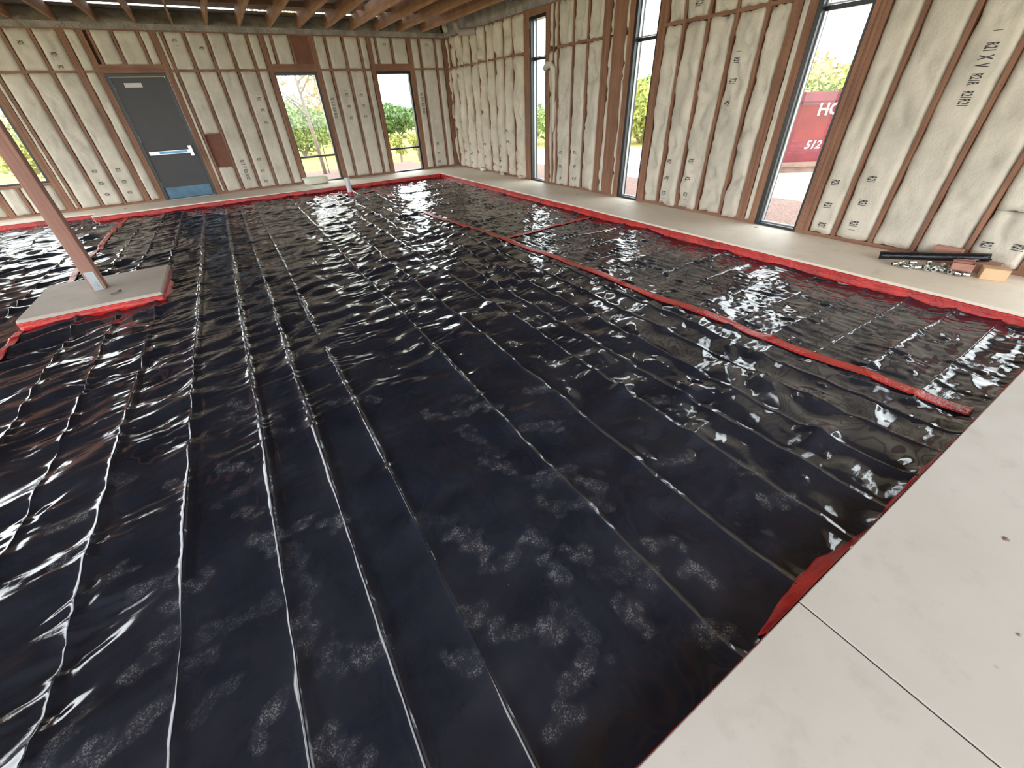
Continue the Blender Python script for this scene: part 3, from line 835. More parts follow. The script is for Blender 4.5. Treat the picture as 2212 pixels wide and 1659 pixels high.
def dustmap(x, y):
    d = np.zeros_like(x)
    nz = sample(f_crm, x, y); nz2 = sample(f_crm2, x, y)
    for (ax, ay, bx, by) in PRINTS:
        L2 = (bx - ax) ** 2 + (by - ay) ** 2
        sel = (np.abs(x - (ax + bx) / 2) < 0.3) & (np.abs(y - (ay + by) / 2) < 0.3)
        if not sel.any(): continue
        X, Y = x[sel], y[sel]
        t = np.clip(((X - ax) * (bx - ax) + (Y - ay) * (by - ay)) / L2, 0, 1)
        dd = np.hypot(X - ax - t * (bx - ax), Y - ay - t * (by - ay))
        r = 0.046 + 0.013 * nz[sel] + 0.006 * nz2[sel]
        if L2 > 0.03: r = r * (1 - 0.75 * np.exp(-((t - 0.62) / 0.07) ** 2))
        v = ss(1.0, 0.55, dd / np.maximum(r, 0.004))
        d[sel] = np.maximum(d[sel], v * (0.75 + 0.25 * np.clip(nz[sel], -1, 1)) * (0.3 + 0.7 * abs(math.sin(ax * 91 + ay * 47))))
    return d

def graded(y0, y1, near, far, yr=(-12.2, -4.0)):
    out = [y0]
    while out[-1] < y1:
        t = min(max((out[-1] - yr[0]) / (yr[1] - yr[0]), 0), 1)
        out.append(out[-1] + near + (far - near) * t)
    out[-1] = y1
    return np.array(out)

def sheet(name, x0, x1, y0, y1, dxs, dys, dz, label, creases_x=True):
    xs = list(np.arange(x0, x1, dxs)) + [x1]
    ys = list(graded(y0, y1, dys[0], dys[1]))
    if creases_x:
        for (c, a) in CREASE:
            if x0 + 0.03 < c < x1 - 0.03: xs += [c - 0.02, c - 0.009, c - 0.004, c, c + 0.004, c + 0.009, c + 0.02]
    else:
        for (c, a) in CROSS:
            if y0 + 0.03 < c < y1 - 0.03: ys += [c - 0.02, c - 0.009, c - 0.004, c, c + 0.004, c + 0.009, c + 0.02]
    xs = np.unique(np.round(xs, 5)); ys = np.unique(np.round(ys, 5))
    X, Y = np.meshgrid(xs, ys, indexing='ij')
    WX, WY, Z = surface(X, Y)
    WX = np.clip(WX, x0, x1); WY = np.clip(WY, y0, y1)
    co = np.stack([WX, WY, Z + dz], -1).reshape(-1, 3)
    nx, ny = len(xs), len(ys)
    i, j = np.meshgrid(np.arange(nx - 1), np.arange(ny - 1), indexing='ij')
    a = (i * ny + j).ravel()
    q = np.stack([a, a + ny, a + ny + 1, a + 1], -1)
    me = bpy.data.meshes.new(name)
    o0 = np.array([(x0 + x1) / 2, (y0 + y1) / 2, -0.1])
    me.vertices.add(len(co)); me.vertices.foreach_set('co', (co - o0).astype(np.float32).ravel())
    me.loops.add(q.size); me.loops.foreach_set('vertex_index', q.astype(np.int32).ravel())
    me.polygons.add(len(q)); me.polygons.foreach_set('loop_start', (np.arange(len(q)) * 4).astype(np.int32))
    me.update(calc_edges=True)
    me.shade_smooth()
    at = me.attributes.new('dust', 'FLOAT', 'POINT'); at.data.foreach_set('value', dustmap(WX, WY).astype(np.float32).ravel())
    at = me.attributes.new('crinkle', 'FLOAT', 'POINT'); at.data.foreach_set('value', sample(crk, X, Y).astype(np.float32).ravel())
    me.materials.append(MAT['sheet'])
    o = bpy.data.objects.new(name, me); COL.objects.link(o); o.location = o0
    return tag(o, label, 'plastic sheet', 'black plastic sheets lining the sunken floor')
sheet('plastic_sheet', -7.93, -2.68, PY0 + 0.003, PY1 - 0.003, 0.0125, (0.0095, 0.019), 0.0, 'widest black plastic sheet with lengthwise fold lines and dusty boot prints')
sheet('plastic_sheet', -2.74, PX1 - 0.003, PY0 + 0.003, -7.16, 0.014, (0.011, 0.016), -0.0015, 'crinkled black plastic sheet between the long red seam and the big windows', False)
sheet('plastic_sheet', -2.74, PX1 - 0.003, -7.22, PY1 - 0.003, 0.016, (0.016, 0.02), -0.003, 'crinkled black plastic sheet in the far corner beyond the short red seam', False)
sheet('plastic_sheet', -12.0, -7.86, -11.0, -0.583, 0.022, (0.02, 0.022), -0.0015, 'shiny black plastic sheet beyond the wooden post on the left')

# ------------------------------------------------------------------ red tape
def ribbon(pts, width, lift=0.009, step=0.02):
    P = np.array(pts, float)
    seg = np.hypot(*np.diff(P, axis=0).T); s = np.concatenate([[0], np.cumsum(seg)])
    n = max(2, int(s[-1] / step))
    t = np.linspace(0, s[-1], n + 1)
    cx = np.interp(t, s, P[:, 0]); cy = np.interp(t, s, P[:, 1])
    tx = np.gradient(cx); ty = np.gradient(cy); l = np.hypot(tx, ty); nx, ny = -ty / l, tx / l
    nz = np.array([mn.noise(Vector((a * 2.3, b * 2.3, 3))) for a, b in zip(cx, cy)])
    off = np.linspace(-.5, .5, 7)
    X = cx[:, None] + nx[:, None] * off * width + 0.012 * nz[:, None] * nx[:, None]; Y = cy[:, None] + ny[:, None] * off * width + 0.012 * nz[:, None] * ny[:, None]
    _, _, Z = surface(X, Y)
    Z = Z + lift + 0.0025 * np.array([[mn.noise(Vector((a * 30, b * 30, 1))) for a, b in zip(r1, r2)] for r1, r2 in zip(X, Y)])
    kk = np.ones(11) / 11
    Zs = np.stack([np.convolve(np.pad(Z[:, c], 5, mode='edge'), kk, mode='valid') for c in range(Z.shape[1])], 1)
    Zs = 0.5 * Zs + 0.5 * Zs.mean(1, keepdims=True)
    Z = np.maximum(Zs, Z - 0.004)
    V = list(zip(X.ravel(), Y.ravel(), Z.ravel())); F = []
    m = len(off)
    for i in range(n):
        for j in range(m - 1): F.append((i * m + j, (i + 1) * m + j, (i + 1) * m + j + 1, i * m + j + 1))
    nn = len(V); V += [(x, y, z - 0.002) for x, y, z in V]
    rim = [i * m for i in range(n + 1)] + [n * m + j for j in range(1, m)] + [i * m + m - 1 for i in range(n - 1, -1, -1)] + [j for j in range(m - 2, 0, -1)]
    for k in range(len(rim)): F.append((rim[k], rim[(k + 1) % len(rim)], nn + rim[(k + 1) % len(rim)], nn + rim[k]))
    return [tuple(map(float, v)) for v in V], F
def tape(pts, width, label, lift=0.009):
    V, F = ribbon(pts, width, lift)
    o = fix_normals(obj('seam_tape', V, F, MAT['tape'], smooth=True, origin=V[0]))
    return tag(o, label, 'tape', 'red tape over the sheet seams')
tape([(-3.02, -4.7), (-2.99, -5.4), (-2.88, -6.42), (-2.80, -7.24), (-2.74, -8.2), (-2.71, -9.08), (-2.72, -10.1), (-2.66, -10.8), (-2.63, -11.42), (-2.60, -12.14)], 0.098, 'long red tape seam running lengthwise over the black sheets')
tape([(-2.82, -7.22), (-2.3, -7.20), (-1.7, -7.16), (-1.02, -7.08)], 0.075, 'short red tape seam crossing from the long seam to the window side', 0.011)
tape([(-7.84, -1.0), (-7.87, -2.0), (-7.90, -3.9), (-7.90, -5.76)], 0.075, 'red tape seam running from the far edge to the concrete pedestal')
tape([(-7.95, -6.92), (-7.94, -7.25), (-7.95, -7.6), (-7.96, -8.6)], 0.07, 'red tape seam running from the pedestal towards the left edge')
tape([(-3.98, -1.30), (-3.82, -1.55), (-3.72, -1.86)], 0.08, 'short slanted red tape strip behind the white pipe stub')
tape([(-3.56, -1.98), (-3.28, -1.86), (-3.02, -1.80)], 0.07, 'short red tape strip just right of the white pipe stub')
tape([(-3.04, -1.74), (-3.0, -2.4), (-2.98, -2.95)], 0.09, 'stubby red tape strip bending towards the camera near the pipe stub')
tape([(-1.80, -2.17), (-1.56, -2.26), (-1.24, -2.07)], 0.06, 'short crumpled red tape strip near the far pit corner')

def edge_tape(p0, p1, nrm, label, group, z0=-0.112, z1=-0.022, flare=0.014, name='edge_tape', parent=None):
    """strip on a vertical face from p0 to p1; nrm points away from the concrete"""
    L = math.hypot(p1[0] - p0[0], p1[1] - p0[1]); n = max(4, int(L / 0.035))
    V, F = [], []; rows = 7
    for i in range(n + 1):
        t = i / n; x = p0[0] + (p1[0] - p0[0]) * t; y = p0[1] + (p1[1] - p0[1]) * t
        top = z1 + 0.008 * mn.noise(Vector((x * 1.1, y * 1.1, 2))) + 0.003 * mn.noise(Vector((x * 7, y * 7, 5)))
        fl = flare * (1 + 0.9 * mn.noise(Vector((x * 1.7, y * 1.7, 8))))
        for j in range(rows):
            q = j / (rows - 1)
            z = top + (z0 - top) * q
            o = 0.003 + fl * max(0, q - 0.45) ** 2 * 3.0 + 0.006 * q * (0.5 + mn.noise(Vector((x * 16, y * 16, q * 4))))
            o = max(o, 0.0025)
            V.append((x + nrm[0] * o, y + nrm[1] * o, z))
    for i in range(n):
        for j in range(rows - 1): F.append((i * rows + j, (i + 1) * rows + j, (i + 1) * rows + j + 1, i * rows + j + 1))
    m = len(V); V += [(x - nrm[0] * 0.0015, y - nrm[1] * 0.0015, z) for x, y, z in V]
    rim = [i * rows for i in range(n + 1)] + [n * rows + j for j in range(1, rows)] + [i * rows + rows - 1 for i in range(n - 1, -1, -1)] + [j for j in range(rows - 2, 0, -1)]
    for k in range(len(rim)): F.append((rim[k], rim[(k + 1) % len(rim)], m + rim[(k + 1) % len(rim)], m + rim[k]))
    o = fix_normals(obj(name, V, F, MAT['tape'], parent, smooth=True, origin=None if parent else (p0[0], p0[1], z0)))
    if parent is None: tag(o, label, 'tape', group)
    return o
G2 = 'red tape along the pit edges'
edge_tape((-1.0, -12.17), (-1.0, -0.985), (-1, 0), 'long red tape band on the pit edge below the window side', G2)
edge_tape((-8.345, -0.98), (-1.005, -0.98), (0, -1), 'red tape band on the pit edge below the door wall', G2)
edge_tape((-8.35, -0.975), (-8.35, -0.585), (-1, 0), 'very short red tape band on the notch of the pit edge', G2)
edge_tape((-12.0, -0.58), (-8.36, -0.58), (0, -1), 'red tape band on the set back pit edge behind the post', G2)
edge_tape((-9.0, -12.18), (-4.75, -12.18), (0, 1), 'thin red tape line on the near pit edge at the bottom', G2, z1=-0.012, flare=0.02)
# wide loose stretch of tape lapping onto the sheet at the near edge
def loose(x0, x1, label, wmax):
    V, F = [], []; n = max(8, int((x1 - x0) / 0.02)); rows = 8
    for i in range(n + 1):
        t = i / n; x = x0 + (x1 - x0) * t
        w = wmax * (0.28 + 0.72 * math.sin(math.pi * min(1, t * 1.02)) ** 1.2) + 0.012 * mn.noise(Vector((x * 9, 2, 2)))
        for j in range(rows):
            q = j / (rows - 1)
            y = PY0 + 0.003 + w * q
            zf = float(surface(np.array([x]), np.array([y]))[2][0]) + 0.006
            zt = -0.010 - 0.075 * q ** 0.8 + 0.004 * mn.noise(Vector((x * 22, q * 5, 4)))
            V.append((x, y, max(zf, zt)))
    for i in range(n):
        for j in range(rows - 1): F.append((i * rows + j, (i + 1) * rows + j, (i + 1) * rows + j + 1, i * rows + j + 1))
    m = len(V); V += [(x, y, z - 0.0015) for x, y, z in V]
    rim = [i * rows for i in range(n + 1)] + [n * rows + j for j in range(1, rows)] + [i * rows + rows - 1 for i in range(n - 1, -1, -1)] + [j for j in range(rows - 2, 0, -1)]
    for k in range(len(rim)): F.append((rim[k], rim[(k + 1) % len(rim)], m + rim[(k + 1) % len(rim)], m + rim[k]))
    tag(fix_normals(obj('edge_tape', V, F, MAT['tape'], smooth=True, origin=(x0, PY0, -0.1))), label, 'tape', G2)
loose(-4.75, -4.02, 'wide loose piece of red tape beside the floor joint at the near edge', 0.055)
loose(-4.02, -3.0, 'narrow red tape strip along the near edge past the loose piece', 0.018)
edge_tape((-3.0, -12.18), (-1.02, -12.18), (0, 1), 'red tape strip at the near edge where the long seam ends', G2, z1=-0.012, flare=0.02)

# ------------------------------------------------------------------ pedestal and post
ped = tag(empty('concrete_pedestal', (-7.377, -6.345, -0.12)), 'square concrete pedestal with red taped sides under the wooden post', 'pedestal')
fix_normals(obj('concrete_block', *bbox_bev(PILX0, PILX1, PILY0, PILY1, -0.174, 0.0, 0.012), MAT['pedestal'], ped))
for (a, b, n_) in (((PILX0, PILY0), (PILX1, PILY0), (0, -1)), ((PILX1, PILY0), (PILX1, PILY1), (1, 0)), ((PILX1, PILY1), (PILX0, PILY1), (0, 1)), ((PILX0, PILY1), (PILX0, PILY0), (-1, 0))):
    edge_tape(a, b, n_, None, None, z0=-0.105, z1=-0.028, flare=0.035, name='taped_side', parent=ped)
post = tag(empty('timber_post', (-7.40, -6.30, 0)), 'reddish brown timber post standing on the concrete pedestal', 'post')
fix_normals(obj('shaft', *bbox_bev(-7.462, -7.34, -6.36, -6.245, 0.0, 2.968, 0.006), MAT['post'], post))
pl = obj('base_plate', *box(-7.442, -7.362, -6.366, -6.361, 0.001, 0.195), MAT['galv'], post)
obj('base_flange', *box(-7.45, -7.355, -6.372, -6.361, 0.0005, 0.006), MAT['galv'], post)
for (z, r) in ((0.16, 0.011), (0.085, 0.011), (0.035, 0.013)):
    obj('bolt_head', *tube([(-7.402, -6.374, z), (-7.402, -6.3655, z)], r, 8), MAT['steel'], pl)
an = tag(empty('anchor_bolt', (-7.225, -6.63, 0.0)), 'small loose steel anchor bolt lying on the concrete pedestal', 'bolt')
obj('shank', *tube([(-7.265, -6.667, 0.008), (-7.21, -6.62, 0.008)], 0.007, 8), MAT['steel'], an)
obj('sleeve', *tube([(-7.21, -6.62, 0.011), (-7.18, -6.595, 0.011)], 0.011, 8), MAT['foil'], an)

# ------------------------------------------------------------------ pipe stub, insulation bundle
pipe = tag(empty('pipe_stub', (-3.645, -1.9, -0.11)), 'white pipe stub standing up through the sheet near the far edge', 'pipe')
def ring_pipe(c, r, ri, z0, z1, n=20):
    V = []
    for (rr, z) in ((r, z0), (r, z1), (ri, z1), (ri, z0)):
        V += [(c[0] + rr * math.cos(2 * math.pi * k / n), c[1] + rr * math.sin(2 * math.pi * k / n), z) for k in range(n)]
    F = []
    for a in range(4):
        b = (a + 1) % 4
        for k in range(n): F.append((a * n + k, a * n + (k + 1) % n, b * n + (k + 1) % n, b * n + k))
    return V, F
fix_normals(obj('tube_wall', *ring_pipe((-3.645, -1.9), 0.054, 0.047, -0.11, 0.235), MAT['pvc'], pipe, smooth=False))
fix_normals(obj('coupling_rim', *ring_pipe((-3.645, -1.9), 0.060, 0.0545, 0.205, 0.25), MAT['pvc'], pipe))
fix_normals(obj('tape_collar', *ring_pipe((-3.645, -1.9), 0.064, 0.0545, -0.105, -0.035), MAT['tape'], pipe))

def blob(c, r, seed, nu=26, nv=16, amp=0.18, sq=0.5):
    V, F = [], []
    for i in range(nv + 1):
        th = math.pi * i / nv
        for k in range(nu):
            ph = 2 * math.pi * k / nu
            d = Vector((math.sin(th) * math.cos(ph), math.sin(th) * math.sin(ph), math.cos(th)))
            p = Vector([math.copysign(abs(q) ** sq, q) for q in d])
            s = 1 + amp * mn.noise(d * 1.8 + Vector((seed, 0, 0))) + amp * 0.5 * mn.noise(d * 5 + Vector((seed, 3, 0)))
            V.append((c[0] + p.x * r[0] * s, c[1] + p.y * r[1] * s, max(c[2] - r[2], c[2] + p.z * r[2] * s)))
    for i in range(nv):
        for k in range(nu): F.append((i * nu + k, i * nu + (k + 1) % nu, (i + 1) * nu + (k + 1) % nu, (i + 1) * nu + k))
    return V, F
tag(fix_normals(obj('insulation_bundle', *blob((-4.06, -0.24, 0.085), (0.29, 0.13, 0.085), 3.3), MAT['foamblock'], smooth=True, origin=(-4.06, -0.24, 0))), 'lumpy white insulation bundle lying on the floor below the tall window', 'insulation')

V, F = tube([(-0.035, -4.40, 1.97), (-0.045, -4.50, 2.03), (-0.045, -4.60, 2.03), (-0.04, -4.665, 1.96), (-0.03, -4.685, 1.75), (-0.03, -4.675, 1.45), (-0.03, -4.69, 1.15), (-0.03, -4.68, 0.95)], [0.045, 0.06, 0.055, 0.05, 0.04, 0.032, 0.036, 0.015], 12)
V = [(min(x, -0.004), y + 0.02 * mn.noise(Vector((y * 20, z * 9, 1))), z + 0.02 * mn.noise(Vector((y * 18, z * 8, 6)))) for x, y, z in V]
tag(fix_normals(obj('insulation_scrap', V, F, MAT['batt'], smooth=True, origin=(-0.03, -4.68, 0.95))), 'torn insulation strip hooked over the stud right of the narrow corner window', 'insulation')
for (x, y, r, lb) in ((-0.07, -1.70, 0.07, 'largest cream insulation tuft at the foot of the corner wall'), (-0.09, -2.72, 0.045, 'flat insulation tuft on the floor midway along the corner wall'), (-0.05, -3.50, 0.05, 'insulation tuft on the floor beside the narrow corner window')):
    tag(fix_normals(obj('insulation_tuft', *blob((x, y, r * 0.7), (r, r * 1.3, r * 0.7), y * 3, 16, 10, 0.5, 0.8), MAT['batt_y'], smooth=True, origin=(x, y, 0))), lb, 'insulation', 'insulation tufts on the floor')

# ------------------------------------------------------------------ roll, boxes and hardware by the right wall
roll = tag(empty('plastic_roll', (-0.40, -10.77, 0.0)), 'black rolled plastic leaning on boxes beside the right wall', 'roll')
A, B = Vector((-0.40, -10.77, 0.041)), Vector((-0.15, -11.49, 0.142))
pts = [A + (B - A) * t for t in np.linspace(0, 1, 16)]
V, F = tube(pts, [0.038 + 0.003 * mn.noise(Vector((k * .7, 0, 0))) for k in range(16)], 16)
fix_normals(obj('rolled_sheet', V, F, MAT['blackplastic'], roll, smooth=True))
dirv = (B - A).normalized()
fix_normals(obj('loose_flap', *tube([B - dirv * 0.30 + Vector((-0.02, 0, -0.015)), B - dirv * 0.1 + Vector((-0.02, 0, -0.018)), B + dirv * 0.02 + Vector((-0.015, 0, -0.012))], [0.012, 0.026, 0.006], 10), MAT['blackplastic'], roll, smooth=True))

def obox(name, c, ang, l, w, h, z, mat, label, tilt=0.0):
    e = empty(name, (c[0], c[1], z)); tag(e, label, 'box')
    R = Matrix.Rotation(ang, 3, 'Z') @ Matrix.Rotation(tilt, 3, 'Y')
    def put(nm, b, m, par=e):
        V, F = b
        V = [tuple(R @ Vector(v) + Vector((c[0], c[1], z))) for v in V]
        return fix_normals(obj(nm, V, F, m, par))
    return e, put
e1, put = obox('cardboard_box', (-0.262, -11.585), math.radians(-68), 0.155, 0.11, 0.098, 0.0, MAT['card'], 'small tan cardboard box in front beside the torn open one')
put('carton', bbox_bev(-0.085, 0.085, -0.055, 0.055, 0.0, 0.096, 0.003), MAT['card'])
put('lid_flap', box(-0.087, 0.087, -0.057, 0.0, 0.0965, 0.0985), MAT['card'])
put('lid_flap', box(-0.087, 0.087, 0.001, 0.057, 0.0965, 0.0985), MAT['card'])
e2, put = obox('cardboard_box', (-0.30, -11.375), math.radians(-75), 0.15, 0.1, 0.09, 0.012, MAT['cardpink'], 'torn open pinkish cardboard box spilling hardware', 0.0)
R2 = None
for b in (box(-0.075, 0.075, -0.05, 0.05, 0.0, 0.004), box(-0.075, -0.071, -0.05, 0.05, 0.004, 0.085), box(0.071, 0.075, -0.05, 0.05, 0.004, 0.085), box(-0.071, 0.071, -0.05, -0.046, 0.004, 0.085), box(-0.071, 0.071, 0.046, 0.05, 0.004, 0.085)):
    put('panel', b, MAT['cardpink'])
V = [(-0.075, -0.05, 0.085), (0.075, -0.05, 0.085), (0.06, -0.10, 0.055), (-0.07, -0.105, 0.045)]; V += [(x, y, z + 0.003) for x, y, z in V]
put('torn_flap', (V, [(0, 1, 2, 3), (7, 6, 5, 4), (0, 4, 5, 1), (1, 5, 6, 2), (2, 6, 7, 3), (3, 7, 4, 0)]), MAT['cardpink'])
V = [(-0.075, 0.05, 0.085), (0.075, 0.05, 0.085), (0.06, 0.005, 0.115), (-0.06, 0.0, 0.11)]; V += [(x, y, z + 0.003) for x, y, z in V]
put('torn_flap', (V, [(0, 1, 2, 3), (7, 6, 5, 4), (0, 4, 5, 1), (1, 5, 6, 2), (2, 6, 7, 3), (3, 7, 4, 0)]), MAT['cardpink'])
e3, put = obox('cardboard_box', (-0.10, -11.49), math.radians(-90), 0.18, 0.12, 0.09, 0.0, MAT['cardpink'], 'pinkish cardboard box under the right end of the black roll')
put('carton', bbox_bev(-0.095, 0.095, -0.06, 0.06, 0.0, 0.09, 0.003), MAT['cardpink'])
e4, put = obox('cardboard_box', (-0.06, -11.18), math.radians(-90), 0.2, 0.08, 0.15, 0.0, MAT['cardpink'], 'pinkish cardboard box against the wall behind the black roll')
put('carton', bbox_bev(-0.105, 0.105, -0.035, 0.035, 0.0, 0.15, 0.004), MAT['cardpink'])
put('seam_strip', box(-0.1, 0.1, -0.008, 0.008, 0.1502, 0.1515), MAT['card'])
HW = [(-.51, -10.95), (-.49, -10.985), (-.455, -11.0), (-.52, -11.05), (-.50, -11.08), (-.455, -11.06), (-.47, -11.115), (-.42, -11.12), (-.41, -11.17), (-.45, -11.175), (-.37, -11.16), (-.38, -11.22), (-.42, -11.23), (-.35, -11.26), (-.40, -11.285), (-.395, -11.345), (-.40, -11.40), (-.375, -11.44), (-.34, -11.22), (-.36, -11.30)]
cm = [mesh('coupling', *(lambda VF: (VF[0], VF[1]))(join(ring_pipe((0, 0), 0.019, 0.013, -0.024, 0.024, 12), ring_pipe((0, 0), 0.023, 0.0191, -0.006, 0.006, 12))), MAT['foil'])]
for k, (x, y) in enumerate(HW):
    o = bpy.data.objects.new('metal_coupling', cm[0]); COL.objects.link(o)
    if k == 0: fix_normals(o)
    o.rotation_euler = (math.pi / 2 + random.uniform(-.15, .15), 0, random.uniform(0, 3.1)); o.location = (x, y, 0.0235 + (0.03 if k in (5, 13, 10) else 0))
    tag(o, 'small shiny metal coupling spilled beside the torn box and black roll', 'hardware', 'metal couplings spilled on the floor')

# ------------------------------------------------------------------ outside
ground = tag(obj('ground', *box(-60, 70, -60, 90, -0.6, -0.36), MAT['field'], origin=(0, 0, -0.6)), kind='structure')
g2 = tag(obj('gravel_bed', *box(0.17, 2.9, -16, 3.5, -0.35, -0.22), MAT['gravel'], origin=(1, -6, -0.3)), kind='structure')
g3 = tag(obj('gravel_bed', *box(-13, 0.16, 1.7, 4.6, -0.35, -0.22), MAT['gravel'], origin=(-6, 3, -0.3)), kind='structure')
g4 = tag(obj('concrete_walk', *box(-13, 0.16, 0.17, 1.65, -0.35, -0.16), MAT['drive'], origin=(-6, 1, -0.3)), kind='structure')
g5 = tag(obj('concrete_drive', *box(2.95, 8.6, -20, 4.2, -0.36, -0.24), MAT['drive'], origin=(6, -6, -0.36)), kind='structure')

# dumpster: its long side faces the building
dump = tag(empty('dumpster', (6.15, -6.65, -0.24)), 'maroon steel roll-off dumpster with white lettering parked outside the window', 'dumpster')
dd = Vector((0.80, -0.60, 0)).normalized(); dn = Vector((0.60, 0.80, 0)).normalized()     # along the side, away from the building
O = Vector((5.0, -5.79, -0.24))
def dbox(u0, u1, n0, n1, z0, z1):
    V, F = box(u0, u1, n0, n1, z0, z1)
    return [tuple(O + dd * x + dn * y + Vector((0, 0, z + 0.24)) - Vector((0, 0, 0))) if False else tuple(Vector((O.x, O.y, 0)) + dd * x + dn * y + Vector((0, 0, z))) for x, y, z in V], F
def dpart(nm, a, m, par=dump): return fix_normals(obj(nm, *dbox(*a), m, par))
dpart('side_panel', (-0.6, 5.2, 0.0, 0.06, 0.0, 1.22), MAT['maroon'])
dpart('side_panel', (-0.6, 5.2, 2.0, 2.06, 0.0, 1.22), MAT['maroon'])
dpart('end_panel', (-0.66, -0.6, 0.0, 2.06, 0.0, 1.22), MAT['maroon'])
dpart('end_panel', (5.2, 5.26, 0.0, 2.06, 0.0, 1.22), MAT['maroon'])
dpart('bottom_plate', (-0.6, 5.2, 0.06, 2.0, 0.0, 0.06), MAT['maroon'])
dpart('top_rail', (-0.7, 5.3, -0.05, 0.08, 1.22, 1.38), MAT['maroon'])
dpart('top_rail', (-0.7, 5.3, 1.98, 2.1, 1.22, 1.38), MAT['maroon'])
dpart('bottom_rail', (-0.66, 5.26, -0.03, 0.05, -0.10, 0.0), MAT['rust'])
dpart('skid', (-0.6, 5.2, 0.05, 0.2, -0.24, -0.10), MAT['rust'])
dpart('skid', (-0.6, 5.2, 1.85, 2.0, -0.24, -0.10), MAT['rust'])
def dletters(txt, u, z, h, sh=0.0):
    V, F, w = glyphs(txt)
    out = [tuple(Vector((O.x, O.y, 0)) + dd * (u + (x + sh * y) * h) - dn * 0.004 + Vector((0, 0, z + y * h))) for x, y in V]
    fix_normals(obj('lettering', out, F, MAT['lettering'], dump))
LET_U, LET_Z = 0.0, 0.0
dletters('HO', 1.37, 0.95, 0.235); dletters('512', 1.33, 0.28, 0.17, 0.25)

# vegetation
def leaf_cloud(clumps, n, size, seed):
    r = np.random.default_rng(seed)
    V, F = [], []
    tot = sum(c[3] ** 2 for c in clumps)
    for (x, y, z, R, fz) in clumps:
        m = int(n * R * R / tot)
        d = r.standard_normal((m, 3)); d /= np.linalg.norm(d, axis=1)[:, None]
        rad = R * (0.35 + 0.7 * r.random(m) ** 0.5)
        P = d * rad[:, None] * np.array([1, 1, fz]) + np.array([x, y, z])
        t1 = r.standard_normal((m, 3)); t1 /= np.linalg.norm(t1, axis=1)[:, None]
        t2 = np.cross(t1, r.standard_normal((m, 3))); t2 /= np.linalg.norm(t2, axis=1)[:, None]
        s = size * (0.6 + 0.8 * r.random(m))[:, None]
        k = len(V)
        q = np.stack([P - t1 * s, P + t2 * s * 0.5, P + t1 * s, P - t2 * s * 0.5], 1).reshape(-1, 3)
        V += [tuple(map(float, v)) for v in q]
        F += [(k + 4 * i, k + 4 * i + 1, k + 4 * i + 2, k + 4 * i + 3) for i in range(m)]
    return V, F
def shrub(name, x, y, zg, h, r, mat, label, seed, n=2600, size=0.11, group='bushes outside', cat='bush'):
    e = tag(empty(name, (x, y, zg)), label, cat, group)
    rr = random.Random(seed)
    cl = []
    for k in range(7):
        a = rr.uniform(0, 6.28); q = rr.uniform(0.1, 0.75) * r
        cl.append((x + q * math.cos(a), y + q * math.sin(a), zg + h * rr.uniform(0.3, 0.72), r * rr.uniform(0.42, 0.62), min(1.0, 0.3 * h / (0.5 * r))))
    obj('foliage', *leaf_cloud(cl, n, size, seed), MAT[mat], e)
    for k in range(3):
        a = rr.uniform(0, 6.28)
        fix_normals(obj('stem', *tube([(x, y, zg), (x + 0.2 * r * math.cos(a), y + 0.2 * r * math.sin(a), zg + 0.35 * h), (x + 0.45 * r * math.cos(a), y + 0.45 * r * math.sin(a), zg + 0.65 * h)], [0.05, 0.035, 0.015], 6), MAT['bark'], e))
    return e
def sapling(name, x, y, zg, h, tr, crown, mat, label, seed, n, size):
    e = tag(empty(name, (x, y, zg)), label, 'tree', 'trees outside')
    fix_normals(obj('trunk', *tube([(x, y, zg), (x - 0.03, y, zg + h * 0.25), (x - 0.08, y + 0.02, zg + h * 0.42), (x - 0.12, y, zg + h * 0.8)], [tr, tr * 0.9, tr * 0.75, tr * 0.25], 8), MAT['bark'], e, smooth=True))
    rr = random.Random(seed)
    for k in range(8):
        a = rr.uniform(0, 6.28); z = zg + h * rr.uniform(0.35, 0.62); ln = rr.uniform(0.5, 0.95) * crown
        fix_normals(obj('branch', *tube([(x - 0.06, y, z), (x + 0.5 * ln * math.cos(a), y + 0.5 * ln * math.sin(a), z + 0.35 * ln), (x + ln * math.cos(a), y + ln * math.sin(a), z + 0.5 * ln)], [tr * 0.45, tr * 0.3, tr * 0.1], 6), MAT['bark'], e))
    cl = []
    for k in range(12):
        a = rr.uniform(0, 6.28); q = rr.uniform(0.15, 0.9) * crown
        cl.append((x + q * math.cos(a), y + q * math.sin(a), zg + h * rr.uniform(0.42, 0.92), crown * rr.uniform(0.25, 0.42), 0.8))
    obj('foliage', *leaf_cloud(cl, n, size, seed + 1), MAT[mat], e)
    return e
sapling('young_tree', -3.15, 3.6, -0.30, 4.6, 0.06, 1.5, 'leafo', 'young staked tree with pale trunk seen through the tall window left of the corner', 21, 2600, 0.06)
st = tag(obj('garden_stake', *tube([(-3.0, 3.75, -0.3), (-2.97, 3.75, 1.15)], 0.012, 6), MAT['blackmetal'], origin=(-3, 3.75, -0.3)), 'thin dark stake standing beside the young tree outside', 'stake')
sapling('young_tree', -2.1, 6.4, -0.36, 5.2, 0.05, 1.3, 'leafy', 'slender tree whose leaves edge the window nearest the corner', 23, 700, 0.06)
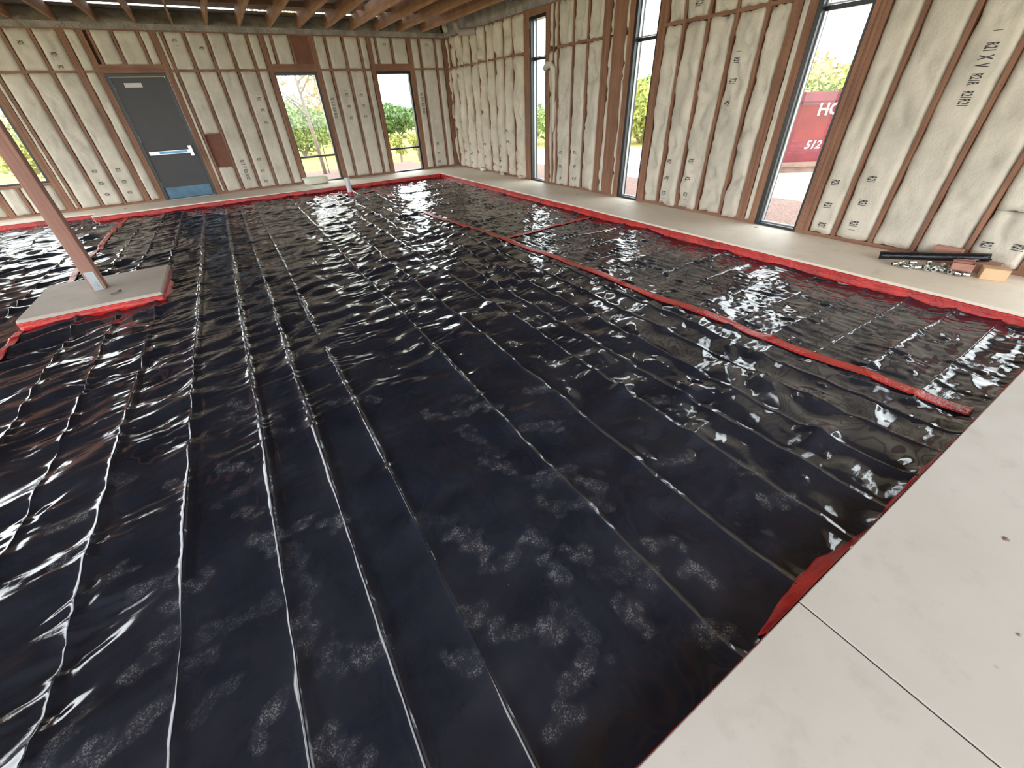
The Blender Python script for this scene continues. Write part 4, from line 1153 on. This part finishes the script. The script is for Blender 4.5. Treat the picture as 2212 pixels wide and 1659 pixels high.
shrub('bush', -2.4, 12.5, -0.36, 2.5, 2.4, 'leafg', 'olive green bush behind the staked tree', 31, 3600, 0.10)
shrub('bush', 0.6, 19.0, -0.36, 2.7, 2.2, 'leafo', 'orange tinted bush behind the staked tree', 32, 2600, 0.11)
shrub('bush', 6.4, 23.5, -0.36, 2.1, 4.0, 'leafd', 'wide deep green bush across the field seen through the window nearest the corner', 33, 5000, 0.16)
shrub('bush', 15.0, 27.5, -0.36, 2.1, 3.6, 'leafd', 'rounded deep green bush right of the wide one across the field', 34, 4200, 0.16)
shrub('sapling_clump', 0.1, 5.4, -0.36, 1.35, 0.34, 'leafy', 'upright bright green sapling just outside the window nearest the corner', 35, 700, 0.05)
shrub('sapling_clump', 0.95, 5.6, -0.36, 1.15, 0.34, 'leafy', 'shorter bright green sapling at the right of the window nearest the corner', 36, 600, 0.05)
shrub('bush', -9.6, 5.5, -0.36, 2.3, 2.2, 'leafy', 'yellow green bush outside the left window behind the post', 37, 3600, 0.09)
shrub('bush', -14.8, 7.5, -0.36, 2.6, 2.4, 'leafo', 'dry yellow bush at the far left outside the left window', 38, 3400, 0.09)
shrub('bush', 7.0, 8.0, -0.36, 2.3, 2.2, 'leafg', 'green bush seen through the narrow window nearest the corner', 39, 3000, 0.11)
shrub('bush', 11.0, 3.2, -0.36, 2.5, 2.4, 'leafy', 'tall yellow green bush seen through the middle right wall window', 40, 4200, 0.11)
shrub('bush', 16.5, 8.2, -0.36, 3.0, 2.6, 'leafg', 'green bush rising behind the yellow green one in the middle window', 41, 4000, 0.12)
shrub('bush', 14.8, -2.6, -0.36, 2.7, 2.4, 'leafy', 'yellow green treetop rising right behind the dumpster', 42, 4200, 0.12)
shrub('bush', 21.5, 1.2, -0.36, 3.3, 3.0, 'leafo', 'taller olive treetop farther behind the dumpster', 43, 4200, 0.14)
shrub('bush', 18.4, -6.9, -0.36, 3.1, 2.6, 'leafg', 'green treetop behind the lettered end of the dumpster', 44, 4200, 0.13)
